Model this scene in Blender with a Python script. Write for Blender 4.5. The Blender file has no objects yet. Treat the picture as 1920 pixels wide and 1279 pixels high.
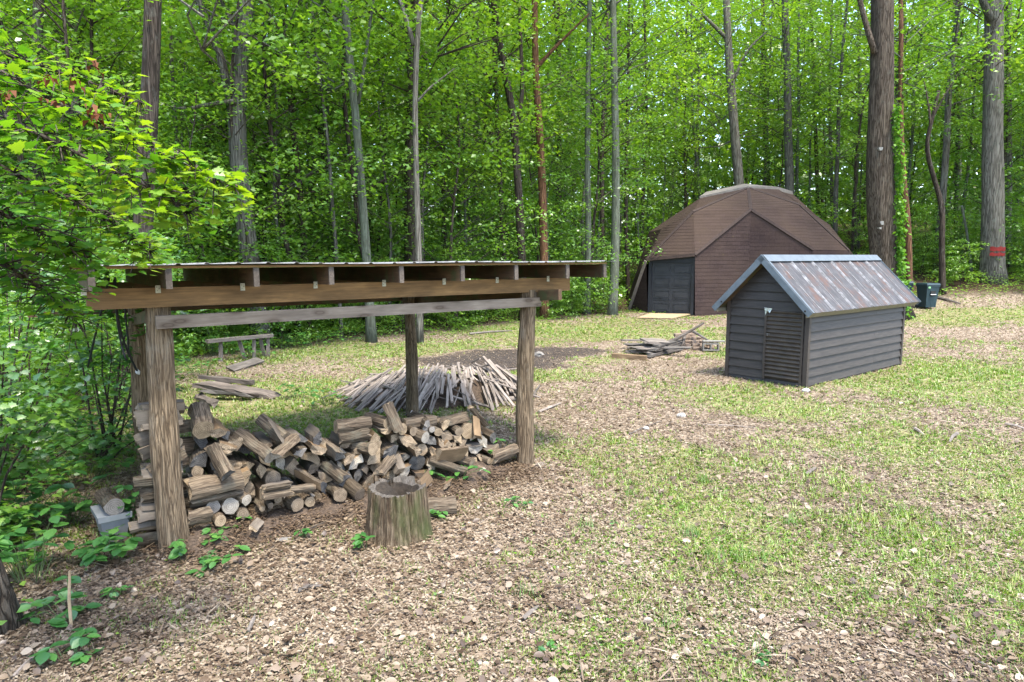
import bpy, math, random
import numpy as np
from mathutils import Vector, Matrix

random.seed(7)
rs = np.random.RandomState(11)
scene = bpy.context.scene
COL = scene.collection
R = math.radians

# ------------------------------------------------------------------ camera, sky, sun, exposure
CAM_H = 2.4
PITCH = math.atan(159.5 / 1280.0)
cam_d = bpy.data.cameras.new('camera')
cam_d.sensor_width = 36.0
cam_d.lens = 24.0
cam_d.clip_start = 0.05
cam_d.clip_end = 600
cam = bpy.data.objects.new('camera', cam_d)
COL.objects.link(cam)
cam.location = (0, 0, CAM_H)
cam.rotation_euler = (math.pi / 2 - PITCH, 0, 0)
scene.camera = cam

SUN_ELEV, SUN_AZ = R(68), R(150)        # azimuth measured from +Y (view direction), negative = left
sdir = Vector((math.sin(SUN_AZ) * math.cos(SUN_ELEV), math.cos(SUN_AZ) * math.cos(SUN_ELEV), math.sin(SUN_ELEV)))
world = bpy.data.worlds.new('World')
scene.world = world
world.use_nodes = True
wn = world.node_tree
wn.nodes.clear()
wo = wn.nodes.new('ShaderNodeOutputWorld')
wb = wn.nodes.new('ShaderNodeBackground')
sk = wn.nodes.new('ShaderNodeTexSky')
sk.sky_type = 'NISHITA'
sk.sun_disc = False
sk.sun_elevation = SUN_ELEV
sk.sun_rotation = SUN_AZ
sk.air_density = 1.0
sk.dust_density = 2.0
wn.links.new(sk.outputs[0], wb.inputs[0])
wb.inputs[1].default_value = 0.15
wn.links.new(wb.outputs[0], wo.inputs[0])

sun_d = bpy.data.lights.new('sun', 'SUN')
sun_d.energy = 1.5
sun_d.angle = R(10)
sun_d.color = (1.0, 0.93, 0.80)
sun = bpy.data.objects.new('sun', sun_d)
COL.objects.link(sun)
sun.rotation_euler = sdir.to_track_quat('Z', 'Y').to_euler()

scene.view_settings.view_transform = 'Standard'
scene.view_settings.look = 'None'
scene.view_settings.gamma = 1.0
scene.view_settings.use_curve_mapping = False
scene.view_settings.exposure = 2.65
scene.render.engine = 'CYCLES'
cy = scene.cycles
cy.use_denoising = True
cy.max_bounces = 7
cy.diffuse_bounces = 4
cy.glossy_bounces = 2
cy.transmission_bounces = 5
cy.transparent_max_bounces = 4
cy.sample_clamp_indirect = 6.0
cy.caustics_reflective = False
cy.caustics_refractive = False


# ------------------------------------------------------------------ terrain and picture-to-place helpers
def smooth(t):
    t = np.clip(t, 0, 1)
    return t * t * (3 - 2 * t)


def _hash(ix, iy, s):
    n = (ix * 374761393 + iy * 668265263 + s * 1442695041) & 0xffffffff
    n = ((n ^ (n >> 13)) * 1274126177) & 0xffffffff
    return ((n ^ (n >> 16)) & 0xffff) / 65535.0


def vnoise(x, y, s=0):
    x = np.asarray(x, float); y = np.asarray(y, float)
    ix = np.floor(x).astype(np.int64); iy = np.floor(y).astype(np.int64)
    fx = x - ix; fy = y - iy
    fx = fx * fx * (3 - 2 * fx); fy = fy * fy * (3 - 2 * fy)
    a = _hash(ix, iy, s); b = _hash(ix + 1, iy, s); c = _hash(ix, iy + 1, s); d = _hash(ix + 1, iy + 1, s)
    return (a * (1 - fx) + b * fx) * (1 - fy) + (c * (1 - fx) + d * fx) * fy


def fbm(x, y, s=0, o=4):
    v = 0; a = 0.5; t = 0
    for k in range(o):
        v = v + a * vnoise(x * 2 ** k, y * 2 ** k, s + k); t += a; a *= 0.5
    return v / t


def gh(x, y):
    x = np.asarray(x, float); y = np.asarray(y, float)
    h = 0.12 * np.clip(y - 20, 0, 32) * smooth((x - 8) / 14.0)
    h = h + 0.025 * np.clip(y - 24, 0, 60) * smooth((6 - x) / 10.0)
    h = h + 0.11 * np.clip(y - 48, 0, 34)
    h = h + (fbm(x * 0.5, y * 0.5, 3, 3) - 0.5) * 0.10 * smooth((y - 2) / 6.0)
    return h


def ray(px, py):
    dx = (px - 960) / 1280.0
    dz = -(py - 639.5) / 1280.0
    v = Vector((dx, math.cos(PITCH) + dz * math.sin(PITCH), dz * math.cos(PITCH) - math.sin(PITCH)))
    return v


def AT(px, py, Y):
    v = ray(px, py)
    return Vector((0, 0, CAM_H)) + v * (Y / v.y)


def G(px, py):
    v = ray(px, py)
    t = 2.0
    for _ in range(400):
        p = Vector((0, 0, CAM_H)) + v * t
        d = p.z - float(gh(p.x, p.y))
        if d < 0.003:
            break
        t += max(d * 0.5, 0.003)
    return Vector((p.x, p.y, float(gh(p.x, p.y))))


XB = [-40, -12, -8, -6, 0.8, 4.8, 13, 20, 34, 60]
YB = [10, 12, 15.6, 18.0, 24.8, 29, 29, 27.5, 24, 20]
YL = [-10, 3, 6, 10, 14, 18]
XL = [-3.3, -3.3, -4.5, -5.9, -7.4, -8.6]


def forest_margin(x, y):
    """> 0 inside the woods (metres beyond its edge, roughly)"""
    a = np.asarray(y) - np.interp(x, XB, YB)
    b = np.interp(y, YL, XL) - np.asarray(x)
    return np.maximum(a, b)


# ------------------------------------------------------------------ materials
class NT:
    def __init__(s, name):
        s.m = bpy.data.materials.new(name)
        s.m.use_nodes = True
        s.t = s.m.node_tree
        s.t.nodes.clear()
        s.out = s.n('OutputMaterial')

    def n(s, kind, **kw):
        nd = s.t.nodes.new('ShaderNode' + kind)
        for k, v in kw.items():
            setattr(nd, k, v)
        return nd

    def l(s, a, b):
        s.t.links.new(a, b)

    def put(s, inp, v):
        if hasattr(v, 'links') or isinstance(v, bpy.types.NodeSocket):
            s.l(v, inp)
        else:
            inp.default_value = v

    def coord(s, which='Object', scale=(1, 1, 1), rnd=False):
        tc = s.n('TexCoord')
        mp = s.n('Mapping')
        mp.inputs['Scale'].default_value = scale
        s.l(tc.outputs[which], mp.inputs[0])
        if rnd:
            oi = s.n('ObjectInfo')
            mu = s.math('MULTIPLY', oi.outputs['Random'], 37.0)
            s.l(mu, mp.inputs['Location'])
        return mp.outputs[0]

    def noise(s, vec, scale=5, detail=4, rough=0.55):
        nd = s.n('TexNoise')
        s.l(vec, nd.inputs['Vector'])
        nd.inputs['Scale'].default_value = scale
        nd.inputs['Detail'].default_value = detail
        nd.inputs['Roughness'].default_value = rough
        return nd.outputs[0]

    def math(s, op, a, b=0.0, clamp=False):
        nd = s.n('Math', operation=op, use_clamp=clamp)
        s.put(nd.inputs[0], a); s.put(nd.inputs[1], b)
        return nd.outputs[0]

    def ramp(s, fac, stops, interp='LINEAR'):
        nd = s.n('ValToRGB')
        cr = nd.color_ramp
        cr.interpolation = interp
        while len(cr.elements) < len(stops):
            cr.elements.new(0.5)
        for e, (p, c) in zip(cr.elements, stops):
            e.position = p
            e.color = tuple(c) + (1,) if len(c) == 3 else c
        s.l(fac, nd.inputs[0])
        return nd.outputs[0]

    def mix(s, fac, a, b, mode='MIX'):
        nd = s.n('Mix', data_type='RGBA', blend_type=mode)
        s.put(nd.inputs[0], fac)
        for i, v in ((6, a), (7, b)):
            if isinstance(v, tuple) and len(v) == 3:
                v = v + (1,)
            s.put(nd.inputs[i], v)
        return nd.outputs[2]

    def bump(s, h, strength=0.5, dist=0.01):
        nd = s.n('Bump')
        s.l(h, nd.inputs['Height'])
        nd.inputs['Strength'].default_value = strength
        nd.inputs['Distance'].default_value = dist
        return nd.outputs[0]

    def bsdf(s, col, rough=0.8, normal=None, metal=0.0, spec=0.3):
        b = s.n('BsdfPrincipled')
        if isinstance(col, tuple) and len(col) == 3:
            col = col + (1,)
        s.put(b.inputs['Base Color'], col)
        s.put(b.inputs['Roughness'], rough)
        s.put(b.inputs['Metallic'], metal)
        b.inputs['Specular IOR Level'].default_value = spec
        if normal is not None:
            s.l(normal, b.inputs['Normal'])
        s.l(b.outputs[0], s.out.inputs[0])
        return s.m


def objrand(t):
    return t.n('ObjectInfo').outputs['Random']


def wood_mat(name, dark, light, gl=14.0, knots=False, rough=0.85, moss=None):
    t = NT(name)
    v = t.coord('Object', (1.2, gl, gl), rnd=True)
    n1 = t.noise(v, 2.2, 6, 0.65)
    v2 = t.coord('Object', (3, 90, 90), rnd=True)
    n2 = t.noise(v2, 1.0, 3, 0.6)
    f = t.math('ADD', t.math('MULTIPLY', n1, 0.6), t.math('MULTIPLY', n2, 0.4))
    c = t.ramp(f, [(0.32, dark), (0.55, tuple((a + b) / 2 for a, b in zip(dark, light))), (0.7, light)])
    blot = t.noise(t.coord('Object', (2, 5, 5), rnd=True), 1.5, 3)
    c = t.mix(t.ramp(blot, [(0.35, (0.55,) * 3), (0.65, (1,) * 3)]), tuple(x * 0.45 for x in dark), c)
    orr = t.ramp(objrand(t), [(0, (0.72,) * 3), (1, (1.2,) * 3)])
    c = t.mix(1.0, c, orr, 'MULTIPLY')
    if moss:
        mo = t.noise(t.coord('Object', (4, 4, 4), rnd=True), 1.6, 5)
        c = t.mix(t.ramp(mo, [(0.5, (0, 0, 0)), (0.68, (0.7,) * 3)]), c, moss)
    if knots:
        vo = t.n('TexVoronoi')
        vo.voronoi_dimensions = '2D'
        sp_ = t.n('SeparateXYZ'); t.l(t.coord('Object', (2.6, 1, 8)), sp_.inputs[0])
        cb_ = t.n('CombineXYZ'); t.l(sp_.outputs[0], cb_.inputs[0]); t.l(sp_.outputs[2], cb_.inputs[1])
        t.l(cb_.outputs[0], vo.inputs['Vector'])
        vo.inputs['Scale'].default_value = 1.0
        k = t.ramp(vo.outputs['Distance'], [(0.06, (.6, .6, .6)), (0.10, (1, 1, 1)), (0.14, (0.6,) * 3), (0.26, (0, 0, 0))])
        c = t.mix(t.math('MULTIPLY', k, 0.8), c, (0.045, 0.028, 0.018))
    return t.bsdf(c, rough, t.bump(f, 0.6, 0.004))


def bark_mat(name, dark, light, lichen=None, scale=1.0, ridge=1.0, depth=0.03, along_x=False):
    t = NT(name)
    sc1, sc2 = (8 * scale, 8 * scale, .55 * scale), (9 * scale, 9 * scale, .45 * scale)
    if along_x: sc1, sc2 = sc1[::-1], sc2[::-1]
    v = t.coord('Object', sc1, rnd=True)
    n1 = t.noise(v, 2.0, 7, 0.62)
    vo = t.n('TexVoronoi', feature='DISTANCE_TO_EDGE')
    wv = t.n('VectorMath', operation='ADD')
    t.l(t.coord('Object', sc2, rnd=True), wv.inputs[0])
    nn = t.n('TexNoise'); t.l(v, nn.inputs['Vector']); nn.inputs['Scale'].default_value = 1.2
    t.l(nn.outputs['Color'], wv.inputs[1])
    t.l(wv.outputs[0], vo.inputs['Vector']); vo.inputs['Scale'].default_value = 2.0
    crack = t.ramp(vo.outputs['Distance'], [(0.0, (0, 0, 0)), (0.16, (1, 1, 1))])
    f = t.math('MULTIPLY', n1, t.math('ADD', t.math('MULTIPLY', crack, 0.55 * ridge), 1 - 0.55 * ridge))
    c = t.ramp(f, [(0.12, tuple(x * 0.5 for x in dark)), (0.32, dark), (0.62, light)])
    orr = t.ramp(objrand(t), [(0, (0.7, 0.7, 0.68)), (0.5, (1,) * 3), (1, (1.25, 1.2, 1.15))])
    c = t.mix(1.0, c, orr, 'MULTIPLY')
    if lichen:
        ln = t.noise(t.coord('Object', (2.2, 2.2, 1.2), rnd=True), 2.5, 6, 0.7)
        c = t.mix(t.ramp(ln, [(0.54, (0, 0, 0)), (0.68, (0.5,) * 3)]), c, lichen)
    return t.bsdf(c, 0.9, t.bump(f, 0.9, depth), spec=0.15)


def leaf_mat(name, stops, trans=0.45, tcol=(1.5, 1.5, 0.45), gloss=0.06, objvar=0.35):
    t = NT(name)
    at = t.n('Attribute', attribute_name='rnd')
    f = t.math('ADD', t.math('MULTIPLY', at.outputs['Fac'], 1 - objvar), t.math('MULTIPLY', objrand(t), objvar))
    c = t.ramp(f, stops)
    d = t.n('BsdfDiffuse'); t.l(c, d.inputs[0])
    tr = t.n('BsdfTranslucent'); t.l(t.mix(1.0, c, tcol, 'MULTIPLY'), tr.inputs[0])
    g = t.n('BsdfGlossy'); g.inputs['Roughness'].default_value = 0.4
    g.inputs[0].default_value = (1, 1, 1, 1)
    m1 = t.n('MixShader'); m1.inputs[0].default_value = trans
    t.l(d.outputs[0], m1.inputs[1]); t.l(tr.outputs[0], m1.inputs[2])
    m2 = t.n('MixShader'); m2.inputs[0].default_value = gloss
    t.l(m1.outputs[0], m2.inputs[1]); t.l(g.outputs[0], m2.inputs[2])
    t.l(m2.outputs[0], t.out.inputs[0])
    return t.m


def plain(name, col, rough=0.7, metal=0.0, var=0.25, scale=8, spec=0.3, bump=0.0):
    t = NT(name)
    n = t.noise(t.coord('Object', (1, 1, 1), rnd=True), scale, 5)
    c = t.ramp(n, [(0.3, tuple(x * (1 - var) for x in col)), (0.7, tuple(min(1, x * (1 + var)) for x in col))])
    return t.bsdf(c, rough, t.bump(n, bump, 0.01) if bump else None, metal, spec)


M = {}
M['canopy'] = leaf_mat('canopy_leaf', [(0.1, (0.05, 0.135, 0.014)), (0.5, (0.12, 0.235, 0.022)), (0.9, (0.22, 0.33, 0.035))], 0.5)
M['under'] = leaf_mat('understory_leaf', [(0.1, (0.055, 0.15, 0.024)), (0.5, (0.115, 0.24, 0.032)), (0.95, (0.21, 0.34, 0.05))], 0.5)
M['maple'] = leaf_mat('maple_leaf', [(0.1, (0.035, 0.12, 0.012)), (0.5, (0.095, 0.215, 0.016)), (0.9, (0.19, 0.285, 0.022))], 0.5, (1.45, 1.4, 0.4), 0.03, 0.0)
M['thicket'] = leaf_mat('thicket_leaf', [(0.1, (0.02, 0.085, 0.012)), (0.5, (0.055, 0.16, 0.018)), (0.95, (0.15, 0.26, 0.03))], 0.45, (1.4, 1.4, 0.45), 0.08, 0.2)
M['broad'] = leaf_mat('broad_weed_leaf', [(0.1, (0.022, 0.095, 0.018)), (0.6, (0.05, 0.16, 0.026)), (0.95, (0.11, 0.25, 0.04))], 0.35, (1.3, 1.4, 0.4), 0.07, 0.2)
M['stemgreen'] = plain('green_stem', (0.05, 0.08, 0.025), .7)
M['vine'] = leaf_mat('vine_leaf', [(0.1, (0.05, 0.16, 0.02)), (0.9, (0.15, 0.28, 0.04))], 0.45, gloss=0.01)
M['grass'] = leaf_mat('grass_blade', [(0.05, (0.055, 0.13, 0.015)), (0.5, (0.13, 0.225, 0.025)), (0.85, (0.22, 0.27, 0.05)), (1.0, (0.36, 0.32, 0.13))], 0.3, (1.2, 1.2, 0.5), 0.03, 0.0)
M['dry'] = leaf_mat('dry_leaf', [(0.0, (0.05, 0.032, 0.020)), (0.3, (0.125, 0.088, 0.056)), (0.6, (0.205, 0.158, 0.108)), (0.85, (0.285, 0.235, 0.168)), (1.0, (0.38, 0.33, 0.255))], 0.15, (1, .85, .6), 0.04, 0.0)
M['deadleaf'] = leaf_mat('dead_hanging_leaf', [(0.0, (0.08, 0.03, 0.018)), (1.0, (0.17, 0.08, 0.045))], 0.25, (1.2, .8, .5), 0.0, 0.0)
M['bark_grey'] = bark_mat('grey_bark', (0.06, 0.056, 0.046), (0.155, 0.148, 0.125), (0.16, 0.185, 0.145), 1.0)
M['bark_dark'] = bark_mat('dark_bark', (0.026, 0.020, 0.015), (0.085, 0.068, 0.053), (0.12, 0.12, 0.10), 1.2)
M['bark_green'] = bark_mat('pale_green_bark', (0.06, 0.066, 0.048), (0.13, 0.148, 0.112), (0.145, 0.18, 0.135), 1.3, 0.6)
M['bark_red'] = bark_mat('rusty_bark', (0.065, 0.034, 0.018), (0.165, 0.09, 0.05), None, 1.3)
M['bark_oak'] = bark_mat('oak_bark', (0.04, 0.03, 0.021), (0.135, 0.11, 0.083), (0.105, 0.10, 0.08), 1.6, 1.0, 0.05)
M['bark_post'] = bark_mat('locust_post', (0.078, 0.055, 0.034), (0.235, 0.175, 0.112), (0.22, 0.19, 0.145), 3.0, 0.8, 0.03)
M['bark_log'] = bark_mat('firewood_bark', (0.05, 0.038, 0.027), (0.145, 0.115, 0.082), (0.11, 0.11, 0.085), 2.5, 0.7, 0.012, True)
M['beam'] = wood_mat('brown_beam', (0.105, 0.06, 0.024), (0.33, 0.19, 0.075), 7)
M['rafter'] = wood_mat('rafter_wood', (0.055, 0.034, 0.019), (0.18, 0.11, 0.058), 10, moss=(0.05, 0.08, 0.03))
M['rail'] = wood_mat('grey_knotty_rail', (0.10, 0.078, 0.058), (0.235, 0.195, 0.155), 9, knots=True)
M['greywood'] = wood_mat('weathered_grey_wood', (0.08, 0.068, 0.056), (0.235, 0.205, 0.178), 12)
M['stick'] = wood_mat('pale_stick_wood', (0.13, 0.105, 0.085), (0.34, 0.295, 0.255), 16)
M['darkboard'] = wood_mat('dark_weathered_board', (0.05, 0.045, 0.04), (0.20, 0.18, 0.16), 12)
M['endgrain'] = wood_mat('grey_end_grain', (0.05, 0.04, 0.032), (0.15, 0.125, 0.10), 20)
M['oldgrey'] = wood_mat('rotten_grey_wood', (0.035, 0.028, 0.023), (0.20, 0.165, 0.14), 14)
M['palewood'] = wood_mat('pale_yellow_wood', (0.26, 0.18, 0.10), (0.46, 0.36, 0.23), 8)
M['split'] = wood_mat('split_wood', (0.11, 0.072, 0.04), (0.27, 0.185, 0.105), 9)
M['splitgrey'] = wood_mat('grey_split_wood', (0.075, 0.06, 0.046), (0.21, 0.18, 0.143), 9)
M['mulch'] = plain('bark_mulch', (0.055, 0.039, 0.027), 0.95, var=0.6, scale=40, bump=0.8)


def cut_mat(name, dark, light):
    t = NT(name)
    tc = t.n('TexCoord'); sp = t.n('SeparateXYZ'); t.l(tc.outputs['Object'], sp.inputs[0])
    r = t.math('SQRT', t.math('ADD', t.math('POWER', sp.outputs[1], 2.0), t.math('POWER', sp.outputs[2], 2.0)))
    nz = t.noise(t.coord('Object', (1, 10, 10), rnd=True), 2, 5)
    w = t.math('SINE', t.math('ADD', t.math('MULTIPLY', r, 420.0), t.math('MULTIPLY', nz, 9.0)))
    f = t.math('ADD', t.math('MULTIPLY', w, 0.14), nz)
    c = t.ramp(f, [(0.25, dark), (0.75, light)])
    orr = t.ramp(objrand(t), [(0, (0.5, 0.5, 0.52)), (0.25, (0.75,) * 3), (1, (1.1, 1.08, 1.0))])
    c = t.mix(1.0, c, orr, 'MULTIPLY')
    return t.bsdf(c, 0.85, t.bump(f, 0.3, 0.003))


M['cut'] = cut_mat('cut_end', (0.11, 0.08, 0.052), (0.29, 0.225, 0.155))
M['cutpale'] = cut_mat('pale_cut_end', (0.17, 0.15, 0.125), (0.34, 0.31, 0.27))
M['cutdark'] = cut_mat('blackened_cut_end', (0.028, 0.027, 0.026), (0.115, 0.11, 0.105))


# ------------------------------------------------------------------ object helpers
def tag(o, label=None, cat=None, group=None, kind=None):
    if label: o['label'] = label
    if cat: o['category'] = cat
    if group: o['group'] = group
    if kind: o['kind'] = kind
    return o


def empty(name, loc, label=None, cat=None, group=None, rz=0.0):
    o = bpy.data.objects.new(name, None)
    o.empty_display_size = 0.2
    o.location = loc
    o.rotation_euler = (0, 0, rz)
    COL.objects.link(o)
    return tag(o, label, cat, group)


def basis(o):
    return Matrix.LocRotScale(o.location, o.rotation_euler, o.scale)


def link(name, me, parent=None, mw=None, mats=None):
    o = bpy.data.objects.new(name, me)
    COL.objects.link(o)
    if mats and not me.materials:
        for m in mats:
            me.materials.append(m)
    if parent is not None:
        o.parent = parent
        w = WORLD[parent.name] if parent.name in WORLD else basis(parent)
        o.matrix_parent_inverse = w.inverted()
    m = mw if mw is not None else Matrix.Identity(4)
    o.matrix_basis = m
    WORLD[o.name] = m.copy()
    return o


WORLD = {}


def mesh(name, V, F, mats=None, mi=None, smooth_=False):
    me = bpy.data.meshes.new(name)
    me.from_pydata([tuple(v) for v in V], [], [tuple(f) for f in F])
    for m in (mats or []):
        me.materials.append(m)
    if mi is not None:
        me.polygons.foreach_set('material_index', mi)
    if smooth_:
        me.polygons.foreach_set('use_smooth', [True] * len(me.polygons))
    me.update()
    return me


def mesh_np(name, V, F, mat, rnd=None, smooth_=False):
    """F: (n,k) array of equal-sided faces"""
    me = bpy.data.meshes.new(name)
    n, k = F.shape
    me.vertices.add(len(V)); me.vertices.foreach_set('co', V.astype(np.float32).ravel())
    me.loops.add(n * k); me.loops.foreach_set('vertex_index', F.astype(np.int32).ravel())
    me.polygons.add(n)
    me.polygons.foreach_set('loop_start', np.arange(0, n * k, k, dtype=np.int32))
    me.polygons.foreach_set('loop_total', np.full(n, k, dtype=np.int32))
    if smooth_:
        me.polygons.foreach_set('use_smooth', np.ones(n, dtype=bool))
    me.materials.append(mat)
    if rnd is not None:
        a = me.attributes.new('rnd', 'FLOAT', 'FACE')
        a.data.foreach_set('value', rnd.astype(np.float32))
    me.update(calc_edges=True)
    return me


class MB:
    def __init__(s):
        s.V = []; s.F = []; s.MI = []

    def add(s, V, F, mi=0):
        b = len(s.V)
        s.V += [tuple(v) for v in V]
        s.F += [tuple(i + b for i in f) for f in F]
        s.MI += ([mi] * len(F) if isinstance(mi, int) else list(mi))
        return s

    def box(s, lo, hi, mi=0, mat=None):
        x0, y0, z0 = lo; x1, y1, z1 = hi
        V = [Vector(p) for p in ((x0, y0, z0), (x1, y0, z0), (x1, y1, z0), (x0, y1, z0), (x0, y0, z1), (x1, y0, z1), (x1, y1, z1), (x0, y1, z1))]
        if mat is not None:
            V = [mat @ v for v in V]
        return s.add(V, [(0, 3, 2, 1), (4, 5, 6, 7), (0, 1, 5, 4), (1, 2, 6, 5), (2, 3, 7, 6), (3, 0, 4, 7)], mi)

    def tube(s, pts, rad, sides=8, mi=0, wob=0.0, cap=True, seed=0):
        V, F = tube(pts, rad, sides, wob, cap, seed)
        return s.add(V, F, mi)

    def me(s, name, mats, smooth_=False):
        return mesh(name, s.V, s.F, mats, s.MI, smooth_)

    def obj(s, name, mats, parent=None, mw=None, smooth_=False):
        return link(name, s.me(name, mats, smooth_), parent, mw)


def tube(pts, rad, sides=8, wob=0.0, cap=True, seed=0, flute=0.0, nf=7):
    pts = [Vector(p) for p in pts]
    if not hasattr(rad, '__len__'):
        rad = [rad] * len(pts)
    rr = np.random.RandomState(seed)
    ph = rr.rand(8) * 6.28
    V = []; F = []
    up = None
    for i, p in enumerate(pts):
        d = (pts[min(i + 1, len(pts) - 1)] - pts[max(i - 1, 0)]).normalized()
        if up is None:
            a = Vector((0, 1, 0)) if abs(d.y) < 0.9 else Vector((1, 0, 0))
        else:
            a = up
        u = (a - d * a.dot(d)).normalized()
        up = u
        w = d.cross(u)
        for k in range(sides):
            t = 2 * math.pi * k / sides
            r = rad[i] * (1 + wob * (0.5 * math.sin(2 * t + ph[0] + i * .3) + 0.5 * math.sin(3 * t + ph[1] - i * 0.5) + 0.4 * math.sin(5 * t + ph[2] + i)) + flute * math.sin(nf * t + ph[3] + 0.25 * math.sin(i * .8)))
            V.append(p + u * (math.cos(t) * r) + w * (math.sin(t) * r))
    for i in range(len(pts) - 1):
        for k in range(sides):
            a = i * sides + k; b = i * sides + (k + 1) % sides
            F.append((a, b, b + sides, a + sides))
    if cap:
        F.append(tuple(range(sides - 1, -1, -1)))
        F.append(tuple(range((len(pts) - 1) * sides, len(pts) * sides)))
    return V, F


def frame(p, q, up=Vector((0, 0, 1)), roll=0.0):
    """matrix with X along p->q, origin at the middle"""
    p = Vector(p); q = Vector(q)
    x = (q - p).normalized()
    z = up - x * up.dot(x)
    if z.length < 1e-4:
        z = Vector((0, 1, 0)) - x * x.y
    z.normalize()
    y = z.cross(x)
    m = Matrix((x, y, z)).transposed().to_4x4()
    m = m @ Matrix.Rotation(roll, 4, 'X')
    m.translation = (p + q) / 2
    return m


_pl = {}


def plank_mesh(L, w, h, mat, rough=0.004, seg=6, ragged=0.0):
    key = (round(L, 2), round(w, 3), round(h, 3), mat.name, ragged, random.randint(0, 2))
    if key in _pl:
        return _pl[key]
    V = []; F = []
    for i in range(seg + 1):
        x = -L / 2 + L * i / seg
        for (sy, sz) in ((-1, -1), (1, -1), (1, 1), (-1, 1)):
            xx = x + (random.uniform(-ragged, ragged) if i in (0, seg) else 0)
            V.append((xx, sy * w / 2 + random.uniform(-rough, rough), sz * h / 2 + random.uniform(-rough, rough) * 0.6))
    for i in range(seg):
        for k in range(4):
            a = i * 4 + k; b = i * 4 + (k + 1) % 4
            F.append((a, b, b + 4, a + 4))
    F.append((3, 2, 1, 0)); n = seg * 4
    F.append((n, n + 1, n + 2, n + 3))
    me = mesh('plank', V, F, [mat])
    _pl[key] = me
    return me


def plank(name, p, q, w, h, mat, parent=None, roll=0.0, rough=0.003, ragged=0.0, up=Vector((0, 0, 1))):
    L = (Vector(q) - Vector(p)).length
    return link(name, plank_mesh(L, w, h, mat, rough, 6, ragged), parent, frame(p, q, up, roll))


def dup(root, loc=None, rz=None, scale=None, label=None, group=None):
    def cp(o, par):
        c = o.copy()
        COL.objects.link(c)
        if par is not None:
            c.parent = par
        for ch in KIDS.get(o.name, []):
            cp(ch, c)
        return c
    if root.name not in KIDS:
        scan(root)
    c = cp(root, None)
    if loc is not None: c.location = loc
    if rz is not None: c.rotation_euler[2] = rz
    if scale is not None: c.scale = scale if hasattr(scale, '__len__') else (scale,) * 3
    if label: c['label'] = label
    if group: c['group'] = group
    return c


KIDS = {}


def scan(root):
    for o in [root]:
        KIDS[o.name] = list(o.children)
        for ch in o.children:
            KIDS[ch.name] = list(ch.children)


# ------------------------------------------------------------------ leaves
def leaf_quads(C, size, flat=0.6, droop=0.25, ratio=0.6, fold=0.12, r=rs):
    n = len(C)
    az = r.rand(n) * 2 * np.pi
    d = np.stack([np.cos(az), np.sin(az), -droop + (r.rand(n) - 0.5) * (1.4 - flat)], 1)
    d /= np.linalg.norm(d, axis=1)[:, None]
    h = np.stack([-np.sin(az), np.cos(az), (r.randn(n)) * (1 - flat) * 0.9], 1)
    h -= d * (h * d).sum(1)[:, None]
    h /= np.linalg.norm(h, axis=1)[:, None]
    nn = np.cross(d, h)
    s = np.asarray(size)[:, None]
    v0 = C
    m = C + d * s * 0.45 + nn * s * fold
    v1 = m + h * s * ratio * 0.5
    v2 = C + d * s
    v3 = m - h * s * ratio * 0.5
    V = np.stack([v0, v1, v2, v3], 1).reshape(-1, 3)
    F = np.arange(4 * n).reshape(n, 4)
    return V, F


MAPLE = np.array([(0, 0), (.10, .28), (.02, .52), (.26, .42), (.38, .62), (.50, .34), (.66, .40), (.64, .24), (1.0, 0.0),
                  (.64, -.24), (.66, -.40), (.50, -.34), (.38, -.62), (.26, -.42), (.02, -.52), (.10, -.28)])


def leaf_maple(C, size, az=None, tilt=0.35, r=rs, pitch=None):
    n = len(C)
    if az is None:
        az = r.rand(n) * 2 * np.pi
    pz = -0.25 + (r.rand(n) - .5) * tilt * 2 if pitch is None else pitch
    d = np.stack([np.cos(az), np.sin(az), pz], 1)
    d /= np.linalg.norm(d, axis=1)[:, None]
    h = np.stack([-np.sin(az), np.cos(az), r.randn(n) * tilt], 1)
    h -= d * (h * d).sum(1)[:, None]
    h /= np.linalg.norm(h, axis=1)[:, None]
    nn = np.cross(d, h)
    s = np.asarray(size)[:, None]
    k = len(MAPLE)
    V = [C + d * s * 0.42]
    for (a, b) in MAPLE:
        V.append(C + d * s * a + h * s * b * 0.95 + nn * s * (-0.10 * a * a - 0.10 * abs(b)))
    V = np.stack(V, 1).reshape(-1, 3)
    base = np.arange(n)[:, None] * (k + 1)
    F = []
    for i in range(k):
        F.append(np.stack([base[:, 0], base[:, 0] + 1 + i, base[:, 0] + 1 + (i + 1) % k], 1))
    F = np.stack(F, 1).reshape(-1, 3)
    return V, F, k


OVAL = np.array([(0, 0), (.22, .24), (.5, .33), (.78, .22), (1.0, 0), (.78, -.22), (.5, -.33), (.22, -.24)])


def leaf_oval(C, size, r=rs, droop=0.1, tilt=0.3):
    n = len(C)
    az = r.rand(n) * 2 * np.pi
    d = np.stack([np.cos(az), np.sin(az), -droop + (r.rand(n) - .5) * tilt], 1)
    d /= np.linalg.norm(d, axis=1)[:, None]
    h = np.stack([-np.sin(az), np.cos(az), r.randn(n) * tilt * .6], 1)
    h -= d * (h * d).sum(1)[:, None]
    h /= np.linalg.norm(h, axis=1)[:, None]
    nn = np.cross(d, h)
    s = np.asarray(size)[:, None]
    V = [C + d * s * .5 - nn * s * .04]
    for (a, b) in OVAL:
        V.append(C + d * s * a + h * s * b + nn * s * (0.16 * abs(b) - .12 * a * a))
    V = np.stack(V, 1).reshape(-1, 3)
    k = len(OVAL)
    base = np.arange(n) * (k + 1)
    F = np.stack([np.stack([base, base + 1 + i, base + 1 + (i + 1) % k], 1) for i in range(k)], 1).reshape(-1, 3)
    return V, F, k


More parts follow.
